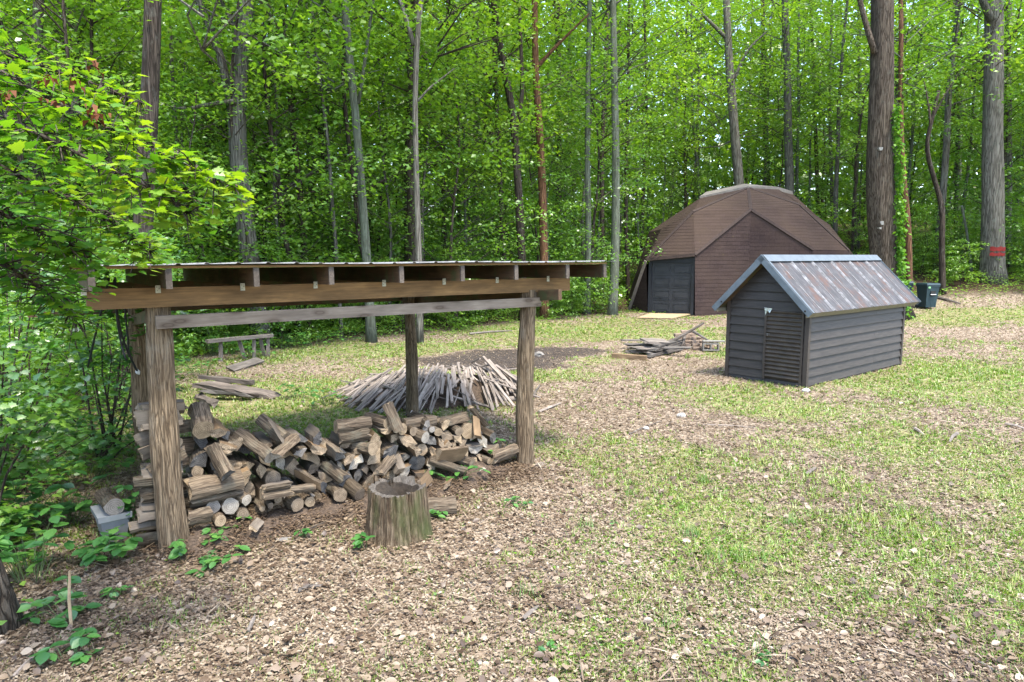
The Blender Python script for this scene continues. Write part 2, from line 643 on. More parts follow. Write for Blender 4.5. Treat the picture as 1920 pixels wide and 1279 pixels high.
def spray_points(c, rad, n, r, thick=0.12):
    a = r.rand(n) * 2 * np.pi
    q = np.sqrt(r.rand(n)) * rad
    z = r.randn(n) * thick * rad - 0.18 * q * q / rad
    return np.stack([c[0] + np.cos(a) * q, c[1] + np.sin(a) * q, c[2] + z], 1)


def make_crown(seed, H, Rx, ncl, nleaf, lsize, shape='oval', base_r=0.0, spr=1.0):
    """leaf sprays round a central axis; returns (leaf mesh, limb mesh) both with origin at the crown's foot"""
    r = np.random.RandomState(seed)
    P = []; mb = MB()
    for k in range(ncl):
        z = H * ((k + r.rand()) / ncl)
        f = z / H
        if shape == 'oval':
            env = Rx * (0.35 + 0.9 * math.sin(math.pi * min(1, f * 0.85 + 0.12)))
        elif shape == 'layer':
            env = Rx * (1.05 - 0.75 * f)
        else:
            env = Rx * (0.5 + 0.6 * math.sin(math.pi * (0.15 + 0.75 * f)))
        a = r.rand() * 6.283
        q = env * (0.25 + 0.75 * r.rand() ** 0.6)
        cx, cy = math.cos(a) * q, math.sin(a) * q
        cr = spr * (0.55 + 0.6 * r.rand()) * Rx * 0.42
        P.append(spray_points((cx, cy, z), cr, nleaf, r))
        z0 = max(0, z - q * (0.35 + 0.3 * r.rand()))
        mid = (cx * .5 + r.randn() * .1, cy * .5 + r.randn() * .1, z0 + (z - z0) * .6)
        if k % 2 == 0:
            mb.tube([(0, 0, z0), mid, (cx, cy, z - 0.03)], [0.008 * Rx, 0.005 * Rx, 0.002 * Rx], 4, cap=False)
    P = np.concatenate(P)
    n = len(P)
    V, F = leaf_quads(P, lsize * (0.6 + 0.8 * r.rand(n)), 0.35, 0.35, 0.62, 0.1, r)
    rn = np.clip(np.repeat(r.rand(ncl), nleaf) * 0.5 + r.rand(n) * 0.5, 0, 1)
    return V, F, rn, mb


def polyline(pts, n):
    pts = [Vector(p) for p in pts]
    L = [0]
    for a, b in zip(pts, pts[1:]):
        L.append(L[-1] + (b - a).length)
    out = []
    for i in range(n):
        s = L[-1] * i / (n - 1)
        k = 0
        while k < len(L) - 2 and s > L[k + 1]:
            k += 1
        f = (s - L[k]) / max(1e-6, L[k + 1] - L[k])
        out.append(pts[k].lerp(pts[k + 1], f))
    # light smoothing
    for _ in range(2):
        o2 = [out[0]] + [(out[i - 1] + out[i] * 2 + out[i + 1]) / 4 for i in range(1, n - 1)] + [out[-1]]
        out = o2
    return out


# ================================================================== GROUND
def blob(x, y, cx, cy, rx, ry, rot=0.0):
    c, s_ = math.cos(rot), math.sin(rot)
    u = ((x - cx) * c + (y - cy) * s_) / rx
    v = (-(x - cx) * s_ + (y - cy) * c) / ry
    return np.clip(1.35 - np.sqrt(u * u + v * v), 0, 1)


def pblob(x, y, px, py, rx, ry, rot=0.0):
    g = G(px, py)
    return blob(x, y, g.x, g.y, rx, ry, rot)


ASH = [(-0.5, 15.6, 1.7, 1.2, -0.1), (0.5, 16.9, 1.9, 0.9, 0.2)]


def masks(x, y):
    x = np.asarray(x, float); y = np.asarray(y, float)
    n = fbm(x * 0.55, y * 0.55, 21, 4)
    n2 = fbm(x * 2.2, y * 2.2, 31, 3)
    g = 0.47 + 0.20 * smooth((8 - y) / 4.0) * smooth((x + 1.5) / 2.0) + (n - 0.5) * 1.5 + (n2 - 0.5) * 0.8
    for (px, py, rx, ry, a) in ((1150, 790, 2.0, 1.5, -0.75), (1270, 690, 2.6, 1.6, -0.6), (1080, 740, 1.4, 1.4, -0.6), (1300, 780, 1.8, 1.0, -0.4),
                                (1830, 628, 4.5, 1.6, -0.7), (600, 1120, 1.7, 0.8, -0.4), (300, 1150, 1.4, 1.2, -0.4),
                                (560, 700, 1.6, 1.4, -0.35), (640, 960, 1.9, 0.9, -1.0), (880, 910, 1.2, 0.8, -0.6), (1150, 650, 2, 1, -.25), (1700, 1240, 0.7, .4, -0.5),
                                (1750, 720, 3.2, 1.7, 0.55), (1480, 770, 1.8, 0.7, 0.6), (1900, 690, 2.5, 1.2, 0.5), (1850, 590, 6, 1.2, 0.6),
                                (700, 655, 3.0, 2.2, 0.5), (1080, 690, 1.6, 1.5, 0.5), (1050, 620, 4, 2.2, 0.55), (600, 750, 1.6, 1.0, 0.55), (1600, 820, 1.5, .8, 0.35),
                                (1250, 1000, 1.0, .6, 0.25), (950, 1060, .8, .4, 0.25), (1600, 1050, 1.2, .8, 0.2)):
        g = g + a * pblob(x, y, px, py, rx, ry)
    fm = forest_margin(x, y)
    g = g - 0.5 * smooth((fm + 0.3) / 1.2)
    ash = 0
    for b in ASH:
        ash = np.maximum(ash, blob(x, y, *b))
    ash = np.clip(ash * 1.6 + (n2 - .5) * 1.2, 0, 1) * (ash > 0.02)
    g = g * (1 - np.clip(ash * 1.5, 0, 1))
    return np.clip(g, 0, 1), np.clip(ash, 0, 1), smooth((fm + 0.5) / 2.0)


nx, ny = 330, 360
u = np.linspace(-1, 1, nx); v = np.linspace(0, 1, ny)
gx = np.sign(u) * (10 * np.abs(u) + 110 * np.abs(u) ** 3.2)
gy = -14 + 26 * v + 160 * v ** 3.6
X, Y = np.meshgrid(gx, gy)
Z = gh(X, Y) + (fbm(X * 3, Y * 3, 5, 2) - 0.5) * 0.03
Vg = np.stack([X, Y, Z], 2).reshape(-1, 3)
ii = np.arange(ny - 1)[:, None] * nx + np.arange(nx - 1)[None]
Fg = np.stack([ii, ii + 1, ii + nx + 1, ii + nx], 2).reshape(-1, 4)

t = NT('forest_clearing_soil')
ga = t.n('Attribute', attribute_name='grass').outputs['Fac']
aa = t.n('Attribute', attribute_name='ash').outputs['Fac']
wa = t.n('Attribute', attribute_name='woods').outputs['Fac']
v3 = t.coord('Object', (1, 1, 1))
vo = t.n('TexVoronoi'); t.l(v3, vo.inputs['Vector']); vo.inputs['Scale'].default_value = 24
vsep = t.n('SeparateColor'); t.l(vo.outputs['Color'], vsep.inputs[0])
fine = t.noise(v3, 60, 5, 0.7)
lit = t.ramp(t.math('ADD', t.math('MULTIPLY', vsep.outputs[0], 0.7), t.math('MULTIPLY', fine, 0.3)),
             [(0.1, (0.075, 0.052, 0.037)), (0.35, (0.155, 0.118, 0.085)), (0.6, (0.235, 0.188, 0.14)), (0.9, (0.35, 0.295, 0.23))])
n2 = t.noise(v3, 9, 5, 0.7)
gcol = t.ramp(t.math('ADD', t.math('MULTIPLY', n2, .6), t.math('MULTIPLY', fine, .4)), [(0.3, (0.07, 0.09, 0.025)), (0.5, (0.14, 0.155, 0.045)), (0.7, (0.23, 0.21, 0.085))])
gm = t.math('ADD', t.math('MULTIPLY', ga, 1.2), t.math('MULTIPLY', t.math('SUBTRACT', t.noise(v3, 14, 4, 0.7), 0.5), 2.2))
c = t.mix(t.ramp(gm, [(0.45, (0, 0, 0)), (0.8, (0.65,) * 3)]), lit, gcol)
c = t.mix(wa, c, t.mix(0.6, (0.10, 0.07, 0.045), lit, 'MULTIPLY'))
ashc = t.ramp(t.math('ADD', t.math('MULTIPLY', fine, .5), t.math('MULTIPLY', n2, .5)), [(0.36, (0.012, 0.011, 0.011)), (0.5, (0.035, 0.03, 0.028)), (0.64, (0.12, 0.095, 0.075))])
c = t.mix(t.ramp(t.math('ADD', aa, t.math('MULTIPLY', t.math('SUBTRACT', n2, .5), 1.6)), [(0.35, (0, 0, 0)), (0.6, (0.95,) * 3)]), c, ashc)
h = t.math('ADD', vo.outputs['Distance'], fine)
t.bsdf(c, 0.95, t.bump(h, 0.8, 0.02), spec=0.1)
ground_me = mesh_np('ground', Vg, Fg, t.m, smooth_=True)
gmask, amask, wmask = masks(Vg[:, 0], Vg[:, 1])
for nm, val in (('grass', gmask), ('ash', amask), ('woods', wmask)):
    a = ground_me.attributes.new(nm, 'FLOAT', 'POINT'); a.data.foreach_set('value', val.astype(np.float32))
tag(link('ground', ground_me), kind='structure')


def scatter(n, y0, y1, p=1.6, wide=0.82, r=rs):
    """points inside the wedge the clearing spreads out in, denser near its front"""
    w = r.rand(n)
    y = (y0 ** (2 - p) + w * (y1 ** (2 - p) - y0 ** (2 - p))) ** (1 / (2 - p))
    x = (r.rand(n) * 2 - 1) * wide * y
    return x, y


# dry leaves lying on the clearing
x, y = scatter(480000, 2.6, 34, 1.82)
g, a, w = masks(x, y)
keep = rs.rand(len(x)) < np.clip(1.1 - 0.85 * g, 0, 1) * (1 - 0.75 * a) * (1 - 0.25 * w)
x, y = x[keep], y[keep]
n = len(x)
C = np.stack([x, y, gh(x, y) + 0.008 + rs.rand(n) * 0.022], 1)
V, F = leaf_quads(C, np.clip(0.011 + 0.024 * rs.rand(n) ** 2.0 + 0.0015 * y, 0, 0.08), 0.86, 0.0, 0.55, 0.10)
tag(link('leaf_litter', mesh_np('leaf_litter', V, F, M['dry'], np.clip(rs.rand(n) * .85 + (fbm(x * 1.2, y * 1.2, 77, 3) - .5) * .6, 0, 1))), kind='stuff')

# whole fallen leaves and twigs near the front, big enough to show their outline
x, y = scatter(9000, 2.6, 16, 1.9)
g, a, w = masks(x, y)
keep = rs.rand(len(x)) < np.clip(1.15 - 0.9 * g, 0.1, 1) * (1 - a)
x, y = x[keep], y[keep]; n = len(x)
C = np.stack([x, y, gh(x, y) + 0.02 + rs.rand(n) * 0.02], 1)
h_ = n // 2
V, F, k = leaf_maple(C[:h_], 0.03 + 0.035 * rs.rand(h_), tilt=.5, pitch=(rs.rand(h_) - .5) * .9)
V2, F2, k2 = leaf_oval(C[h_:], 0.035 + 0.04 * rs.rand(n - h_), droop=0, tilt=.9)
Fall = np.concatenate([F, F2 + len(V)])
rn = np.concatenate([np.repeat(rs.rand(h_) ** 1.5 * .75, k), np.repeat(rs.rand(n - h_) ** 1.5 * .75, k2)])
tag(link('fallen_leaves', mesh_np('fallen_leaves', np.concatenate([V, V2]), Fall, M['dry'], rn)), kind='stuff')
x, y = scatter(5000, 2.6, 22, 1.7); n = len(x)
C = np.stack([x, y, gh(x, y) + 0.02 + rs.rand(n) * 0.02], 1)
V, F = leaf_quads(C, 0.06 + 0.22 * rs.rand(n) ** 2, 0.93, 0.0, 0.045, 0.02)
tag(link('twig_litter', mesh_np('twig_litter', V, F, M['dry'], rs.rand(n))), kind='stuff')

# grass
x, y = scatter(100000, 2.6, 34, 1.7)
g, a, w = masks(x, y)
tuft = fbm(x * 1.6, y * 1.6, 51, 3)
keep = rs.rand(len(x)) < np.clip(g * 1.25 - 0.06 + (tuft > .60) * .25, 0.04, 1) * (1 - a) * (1 - w)
x, y = x[keep], y[keep]
nb = 5
n = len(x) * nb
bx = np.repeat(x, nb) + rs.randn(n) * 0.02; by = np.repeat(y, nb) + rs.randn(n) * 0.02
tall = np.clip(fbm(bx * 0.9, by * 0.9, 61, 2) - 0.45, 0, 1)
C = np.stack([bx, by, gh(bx, by) - 0.002], 1)
az = rs.rand(n) * 6.283; hgt = 0.018 + 0.03 * rs.rand(n) + 0.10 * tall * rs.rand(n)
wd = 0.0016 + 0.0007 * by
lean = np.stack([np.cos(az), np.sin(az)], 1) * hgt[:, None] * (0.3 + 0.9 * rs.rand(n))[:, None]
side = np.stack([-np.sin(az), np.cos(az)], 1) * wd[:, None]
v0 = C.copy(); v0[:, :2] -= side; v1 = C.copy(); v1[:, :2] += side
v2 = C.copy(); v2[:, :2] += lean; v2[:, 2] += hgt
V = np.stack([v0, v1, v2], 1).reshape(-1, 3)
tag(link('grass', mesh_np('grass', V, np.arange(3 * n).reshape(n, 3), M['grass'], np.clip(np.repeat(rs.rand(len(x)), nb) * .6 + rs.rand(n) * .45, 0, 1))), kind='stuff')

# small clover-like ground leaves between the grass
x, y = scatter(60000, 2.6, 30, 1.7)
g, a, w = masks(x, y)
keep = rs.rand(len(x)) < np.clip((g - .25) * 1.2 * (fbm(x * 1.9, y * 1.9, 91, 3) > .5) + .03, 0, 1) * (1 - a)
x, y = x[keep], y[keep]; n = len(x)
C = np.stack([x, y, gh(x, y) + 0.012 + 0.02 * rs.rand(n)], 1)
V, F = leaf_quads(C, 0.018 + 0.02 * rs.rand(n), 0.75, 0.0, 0.8, 0.08)
tag(link('ground_cover', mesh_np('ground_cover', V, F, M['grass'], rs.rand(n) * .6)), kind='stuff')

# leafy undergrowth on the forest floor
x = np.concatenate([(rs.rand(95000) * 2 - 1) * 36, -rs.rand(16000) * 9 - 3.3])
y = np.concatenate([15 + rs.rand(95000) ** 1.6 * 40, 3.3 + rs.rand(16000) * 15])
fm = forest_margin(x, y)
cl = fbm(x * 0.7, y * 0.7, 41, 3)
near_c = (np.abs(x) < 0.85 * y + 3)
keep = (fm > -0.4) & near_c & (rs.rand(len(x)) < np.clip((cl - .22) * 3.6, 0.2, 1) * np.clip(fm + .8, 0, 1))
# nothing grows through the dome or round its door
keep &= ~(((x - 11.4) ** 2 + (y - 33) ** 2) < 6.2 ** 2)
x, y = x[keep], y[keep]; fm_keep = np.repeat(fm[keep], 3)
x = np.repeat(x, 3) + rs.randn(len(x) * 3) * .14; y = np.repeat(y, 3) + rs.randn(len(y) * 3) * .14
n = len(x)
hh = np.clip((fbm(x * 0.9, y * 0.9, 43, 2) - 0.22), 0.08, 1) * (0.55 + 0.85 * (y > 15) * smooth(fm_keep / 2.0))
C = np.stack([x, y, gh(x, y) + 0.03 + hh * rs.rand(n) ** 0.7], 1)
V, F = leaf_quads(C, 0.045 + 0.05 * rs.rand(n) + 0.0012 * y, 0.72, 0.1, 0.62, 0.08)
tag(link('undergrowth', mesh_np('undergrowth', V, F, M['under'], rs.rand(n))), kind='stuff')


# ================================================================== WOODS
def tree_proto(seed, name, H, r0, crown_z, crown_H, Rx, ncl, nleaf, ls, shape, bark, leafm, lean=0.3, spr=1.0, sides=8):
    r = np.random.RandomState(seed)
    root = empty(name, (0, 0, 0))
    pts = []; x = y = 0
    for k in range(9):
        pts.append((x, y, H * k / 8 - (0.3 if k == 0 else 0)))
        x += r.randn() * lean * 0.22; y += r.randn() * lean * 0.22
    rad = [r0 * (1.35 if k == 0 else 1.0) * (1 - 0.085 * k) for k in range(9)]
    V, F = tube(pts, rad, sides, 0.08, True, seed)
    link('trunk', mesh('trunk', V, F, [bark], smooth_=True), root)
    V, F, rn, mb = make_crown(seed + 50, crown_H, Rx, ncl, nleaf, ls, shape, spr=spr)
    # crown axis follows the trunk
    T = np.array(pts)
    def shift(A):
        A = np.array(A, float)
        zz = A[:, 2] + crown_z
        A[:, 0] += np.interp(zz, T[:, 2], T[:, 0]); A[:, 1] += np.interp(zz, T[:, 2], T[:, 1]); A[:, 2] = zz
        return A
    link('crown', mesh_np('crown', shift(V), F, leafm, rn), root)
    link('limb', mesh('limb', shift([tuple(q) for q in mb.V]), mb.F, [bark]), root)
    scan(root)
    return root


PROT = {}
specs_canopy = [('bark_grey', 21, .17), ('bark_dark', 22, .15), ('bark_green', 20, .13), ('bark_grey', 23, .21), ('bark_dark', 19, .11), ('bark_oak', 22, .24)]
canopy = []
for k, (bk, H, r0) in enumerate(specs_canopy):
    canopy.append(tree_proto(100 + k, 'forest_tree', H, r0, H * 0.34, H * 0.70, 3.9, 66, 68, 0.165, 'oval', M[bk], M['canopy'], 0.5))
under = []
for k, (bk, H, r0) in enumerate([('bark_grey', 9.5, .075), ('bark_dark', 8, .06), ('bark_green', 11, .09), ('bark_dark', 10, .075)]):
    under.append(tree_proto(200 + k, 'slender_understory_tree', H, r0, H * 0.10, H * 0.92, 2.5, 50, 72, 0.125, 'tier', M[bk], M['under'], 0.6, 1.05, 6))
shrubs = []
for k in range(4):
    shrubs.append(tree_proto(300 + k, 'leafy_sapling', 2.4 + .5 * k, .018, 0.15, 2.3 + .5 * k, 1.05, 26, 60, 0.10, 'tier', M['bark_dark'], M['under'], 0.4, 1.2, 5))


def keep_clear(x, y):
    if (x - 11.4) ** 2 + (y - 33) ** 2 < 8.0 ** 2: return True
    if 12.5 < x < 19 and 22 < y < 30: return True
    if abs(x / y - .705) < .045 and y < 32: return True
    return False


CL = ['grey barked forest tree with a high green crown', 'dark barked forest tree with a high green crown', 'slim pale green barked forest tree', 'stout grey forest tree with spreading crown',
      'thin dark forest tree with a small crown', 'broad rough barked forest tree']
UL = ['slender grey understory tree with flat leafy sprays', 'slender dark understory tree with flat leafy sprays', 'tall slim pale understory tree', 'thin dark understory tree with layered leaves']
used = set()


def place(protos, labels, k, x, y, s, rz, group):
    p = protos[k]
    z = float(gh(x, y))
    lab = labels[k % len(labels)]
    if p.name not in used:
        used.add(p.name)
        p.location = (x, y, z); p.rotation_euler[2] = rz; p.scale = (s,) * 3
        tag(p, lab, 'tree', group)
        return p
    return tag(dup(p, (x, y, z), rz, s, lab, group), cat='tree')


KIDS_READY = True
placed = []
rt = random.Random(5)


def sample(n, dmin, xr, yr, cond, avoid=None):
    out = []
    tries = 0
    while len(out) < n and tries < n * 60:
        tries += 1
        y = yr[0] + (yr[1] - yr[0]) * rt.random() ** 1.25
        x = rt.uniform(-1, 1) * (0.80 * y + xr)
        if not cond(x, y) or keep_clear(x, y): continue
        if any((x - a) ** 2 + (y - b) ** 2 < dmin * dmin for a, b in out): continue
        if avoid and any((x - a) ** 2 + (y - b) ** 2 < avoid[0] ** 2 for a, b in avoid[1]): continue
        out.append((x, y))
    return out


# --- trees told apart in the photograph: path in picture pixels at a distance, carried on up to the crown
NAMED_XY = []


def named_tree(label, pts, Y, wpx, bark, H=17.0, forks=(), crown=0, cs=1.0, base=None, flute=0.0, crown_z=None, name='tree', flare=1.35, limbs=(), sides=12, cz=0.42):
    P = [AT(px, py, Y) for px, py in pts]
    b = P[-1]
    # foot
    bz = float(gh(b.x, b.y))
    if base is not None:
        q = AT(base, pts[-1][1], Y)
        foot = Vector((q.x, Y, float(gh(q.x, Y)) - 0.15))
    else:
        d = (P[-1] - P[-2]); d = d / max(0.3, abs(d.z))
        foot = P[-1] + d * max(0.0, (P[-1].z - bz)); foot.z = float(gh(foot.x, foot.y)) - 0.15
    r = wpx * Y / 1280 / 2
    top = P[0]
    d = (P[0] - P[1]); d = d / max(0.2, d.z)
    path = [foot] + P[::-1]
    if H > top.z + 1 and H > 1:
        path.append(top + Vector((d.x * 0.6, 0.1, 1)) * (H - top.z))
    n = 22
    pl = polyline(path, n)
    root = empty(name, (foot.x, foot.y, foot.z + 0.15), label, 'tree')
    rad = []
    for i, p in enumerate(pl):
        hgt = p.z - foot.z
        f = 1 - 0.50 * max(0, hgt / max(H, 6))
        f *= 1 + (flare - 1) * math.exp(-hgt / 0.35)
        rad.append(r * max(0.12, f) * 1.08)
    V, F = tube(pl, rad, sides, 0.07, True, int(Y * 7 + pts[0][0]), flute)
    tr = link('trunk', mesh('trunk', V, F, [bark], smooth_=True), root)
    for fk in forks:
        w, fp = fk[0], fk[1]
        Q = [AT(px, py, Y + (fk[2] if len(fk) > 2 else 0)) for px, py in fp]
        if len(fk) > 3 and fk[3]:
            dd = Q[-1] - Q[-2]; dd = dd / max(.2, dd.z)
            Q.append(Q[-1] + dd * fk[3])
        pq = polyline(Q, 12)
        rr = w * Y / 1280 / 2
        V, F = tube(pq, [rr * (1 - 0.06 * i) for i in range(12)], 8, 0.08, True, 5)
        link('limb', mesh('limb', V, F, [bark], smooth_=True), root)
    if crown is not None:
        src = canopy[crown]
        ch = [c for c in KIDS[src.name] if c.name.startswith('crown')][0]
        lb = [c for c in KIDS[src.name] if c.name.startswith('limb')][0]
        Hs = specs_canopy[crown][1]
        s = cs
        zc = (H + 3) - Hs * s
        tp = pl[-1]; md = pl[int(n * .6)]
        for nm, c in (('crown', ch), ('limb', lb)):
            o = bpy.data.objects.new(nm, c.data); COL.objects.link(o)
            o.parent = root
            ax = md.lerp(tp, 0.5)
            o.location = (ax.x - foot.x, ax.y - foot.y, zc)
            o.rotation_euler = (0, 0, rt.uniform(0, 6.28))
            o.scale = (s, s, s)
    NAMED_XY.append((foot.x, foot.y))
    return root


B = M
named_tree('dark flaky trunk rising straight behind the left half of the shed roof', [(287, 0), (283, 160), (271, 330), (266, 480), (264, 600)], 13.0, 34, B['bark_dark'], 17, crown=3, cs=.9)
named_tree('grey trunk cut off by the top edge near the upper left corner', [(72, 0), (70, 90), (66, 300), (64, 560)], 18, 21, B['bark_grey'], 18, crown=0)
named_tree('big pale grey forked tree right behind the old wooden bench', [(462, 0), (448, 120), (440, 230), (452, 360), (466, 480), (492, 640)], 18.2, 34, B['bark_grey'], 18,
           forks=[(19, [(440, 240), (424, 130), (398, 60), (372, 0)], 0, 3), (10, [(441, 190), (392, 195), (350, 205), (312, 198)], -.3, 0), (9, [(455, 60), (430, 40), (415, 0)], .2, 2)], crown=0, flare=1.25)
named_tree('dark wavy trunk leaning left between the grey forked tree and the tall fork tree', [(534, 45), (540, 130), (548, 230), (560, 330), (572, 470), (578, 600)], 22, 13, B['bark_dark'], 15,
           forks=[(6, [(545, 190), (575, 165), (600, 150)], 0, 0)], crown=4, cs=.9)
named_tree('thin grey sapling trunk beside the tall fork tree', [(590, 80), (606, 190), (618, 290), (622, 380), (633, 490), (640, 620)], 20, 7, B['bark_grey'], 12, crown=None)
named_tree('tall grey tree forking into a narrow V in front of a sky gap', [(645, 0), (652, 100), (665, 180), (670, 260), (680, 370), (688, 490), (697, 640)], 19.0, 17, B['bark_green'], 17,
           forks=[(7, [(672, 195), (684, 120), (692, 50), (700, 0)], 0, 4), (5, [(651, 60), (620, 25), (590, 5)], -.2, 1.5)], crown=2)
named_tree('dark upright trunk close behind the thin forked pinkish tree', [(776, 40), (770, 180), (766, 320), (768, 490), (768, 600)], 24, 19, B['bark_dark'], 17, crown=1)
named_tree('thin pinkish grey tree splitting in two above the shed roof', [(790, 0), (782, 60), (778, 150), (778, 250), (782, 380), (786, 490), (787, 634)], 18.8, 12, B['bark_grey'], 16,
           forks=[(9, [(776, 85), (762, 30), (750, 0)], 0, 4), (5, [(783, 190), (805, 165), (835, 142), (852, 128)], 0, 0)], crown=4, cs=.9)
named_tree('slim dark trunk with one kink right of the two close trunks', [(925, 40), (928, 130), (934, 260), (941, 400), (946, 520)], 27, 9, B['bark_dark'], 17, crown=1)
named_tree('dark trunk leaning left at its top beside the rusty tree', [(928, 30), (942, 120), (962, 200), (968, 300), (975, 400), (980, 530)], 25, 16, B['bark_dark'], 16,
           forks=[(9, [(968, 240), (982, 200), (978, 120), (975, 30)], .2, 3)], crown=5, cs=.9)
named_tree('rusty orange brown trunk behind the middle of the clearing', [(1002, 0), (1003, 120), (1012, 240), (1017, 350), (1020, 480), (1021, 590)], 26, 15, B['bark_red'], 18,
           forks=[(8, [(1004, 130), (1030, 100), (1050, 80)], 0, 1)], crown=5)
named_tree('straight slim pale green trunk left of the dome', [(1106, 0), (1102, 140), (1101, 300), (1104, 450), (1100, 585)], 28.0, 11.5, B['bark_green'], 19, crown=2)
named_tree('straight grey green trunk nearest the left wall of the dome', [(1149, 0), (1152, 150), (1155, 300), (1155, 450), (1148, 588)], 27.6, 15.5, B['bark_green'], 19, crown=0)
named_tree('thin dark trunk between the two pale trunks left of the dome', [(1138, 60), (1132, 180), (1128, 330), (1130, 540)], 35, 9, B['bark_dark'], 17, crown=4)
named_tree('leaning grey tree with crooked upper limbs behind the top of the dome', [(1362, 0), (1366, 110), (1376, 230), (1386, 340), (1392, 480)], 39.5, 19, B['bark_grey'], 20,
           forks=[(8, [(1366, 75), (1330, 40), (1300, 10)], 0, 1), (7, [(1376, 150), (1400, 95), (1425, 70), (1440, 58)], 0, 0)], crown=3)
named_tree('upright smooth grey brown trunk behind the right shoulder of the dome', [(1472, 20), (1476, 130), (1478, 250), (1481, 370), (1483, 480)], 40, 17, B['bark_grey'], 20, crown=0)
big = named_tree('massive rough barked tree standing right behind the small dark shed', [(1655, 0), (1653, 120), (1650, 250), (1650, 380), (1657, 480), (1672, 585)], 24.5, 46, B['bark_oak'], 20, crown=None, flute=0.05, flare=1.5, sides=20,
                 forks=[(11, [(1640, 100), (1622, 40), (1612, 0)], -.3, 4)])
V, F = [], []
mbp = MB()
for (px, py, s) in ((1652, 279, 7), (1655, 418, 8), (1651, 428, 4), (1700, 700, 0)):
    if s:
        p = AT(px, py, 24.5 - 46 * 24.5 / 2560 * 0.90)
        pts = [p + Vector((math.cos(a) * s * .5 * (1 + .3 * math.sin(3 * a)) * .019, 0.0, math.sin(a) * s * .019 * (.6 + .2 * math.cos(2 * a)))) for a in [i * .628 for i in range(10)]]
        mbp.add(pts + [q + Vector((0, .2, 0)) for q in pts], [tuple(range(10))] + [(i, (i + 1) % 10, 10 + (i + 1) % 10, 10 + i) for i in range(10)])
mbp.obj('pale_bark_scar', [plain('pale_scar', (0.17, 0.17, 0.155), .9)], big)
named_tree('bare reddish trunk just right of the massive tree', [(1690, 60), (1688, 220), (1692, 330), (1703, 410), (1705, 530)], 27, 11, B['bark_red'], 15, crown=2, cs=.8)
named_tree('crooked dark little tree with a sharp elbow behind the bins', [(1760, 170), (1748, 225), (1734, 275), (1750, 330), (1768, 390), (1766, 440), (1767, 530)], 28.5, 11, B['bark_dark'], 7.6,
           forks=[(5, [(1745, 240), (1742, 200), (1738, 180)], 0, 0.6), (4, [(1752, 215), (1770, 180), (1790, 150)], .2, .5)], crown=None)
red = named_tree('thick grey green tree at the right edge with a red painted band', [(1865, 0), (1863, 130), (1860, 280), (1862, 420), (1862, 525)], 30.2, 37, B['bark_grey'], 20, crown=5, sides=16, flare=1.3,
                 forks=[(13, [(1860, 40), (1845, 10), (1835, -20)], -.4, 3)])
for j, (y0, y1) in enumerate(((463, 471), (474, 480))):
    Vb = []; Fb = []
    cc = AT(1861, 470, 30.2); rr = 37 * 30.2 / 2560 * 1.05
    za = AT(1861, y1, 30.2 - rr).z; zb = AT(1861, y0, 30.2 - rr).z
    for i in range(11):
        an = R(-135 + i * 7.0)
        for z in (za + .02 * math.sin(i * 2.1), zb + .025 * math.sin(i * 1.3)):
            Vb.append((cc.x + math.cos(an) * (rr + .07), cc.y + math.sin(an) * (rr + .07), z))
    for i in range(10):
        Fb.append((2 * i, 2 * i + 2, 2 * i + 3, 2 * i + 1))
    link('painted_mark', mesh('painted_mark', Vb, Fb, [plain('red_paint', (0.17, 0.014, 0.011), .8)]), red)
named_tree('narrow grey trunk half hidden behind the red banded tree', [(1892, 10), (1888, 120), (1890, 300), (1886, 480)], 36, 15, B['bark_grey'], 18, crown=1)
named_tree('short bare broken pale snag leaning in the woods right of the crooked tree', [(1803, 385), (1812, 430), (1818, 475)], 31, 5, B['bark_green'], 2.0, crown=None, name='dead_snag')

# slim extra stems seen between the main trunks
for i, (xt, xb, yb, Y, w, bk, lab) in enumerate([
    (120, 128, 560, 21, 9, 'bark_dark', 'thin dark trunk beside the maple sprays at upper left'),
    (150, 147, 560, 24, 12, 'bark_dark', 'forking dark tree behind the maple sprays'),
    (318, 350, 600, 21, 8, 'bark_grey', 'thin grey stem right of the flaky dark trunk'),
    (505, 495, 600, 26, 8, 'bark_dark', 'thin dark stem between grey fork and wavy trunk'),
    (850, 858, 560, 33, 8, 'bark_dark', 'thin stem left of the kinked dark trunk'),
    (895, 903, 560, 36, 8, 'bark_grey', 'thin far stem just left of the kinked dark trunk'),
    (1040, 1048, 560, 38, 8, 'bark_dark', 'thin dark stem right of the rusty trunk'),
    (1070, 1062, 560, 40, 7, 'bark_grey', 'thin far grey stem right of the rusty trunk'),
    (1180, 1178, 560, 38, 8, 'bark_dark', 'dark slim stem above the left shoulder of the dome'),
    (1208, 1206, 560, 42, 8, 'bark_dark', 'dark far stem rising from the dome left shoulder'),
    (1296, 1312, 400, 45, 7, 'bark_green', 'pale kinked stem behind the dome roof'),
    (1430, 1436, 450, 48, 12, 'bark_dark', 'dark stem between two trunks behind the dome'),
    (1520, 1531, 500, 46, 8, 'bark_dark', 'thin dark stem right of the dome top'),
    (1560, 1563, 500, 42, 7, 'bark_grey', 'thin stem left of the massive tree'),
    (1610, 1606, 500, 44, 9, 'bark_grey', 'grey stem just left of the massive tree'),
    (1800, 1795, 520, 40, 8, 'bark_grey', 'thin grey stem between crooked tree and red banded tree')]):
    named_tree(lab, [(xt, 0), ((xt * .6 + xb * .4) + 6 * math.sin(i * 2.3), 200), (xb - 5 * math.sin(i), 400), (xb, yb)], Y, w, B[bk], 17, crown=(i % 5), cs=.85, flare=1.1, sides=8)

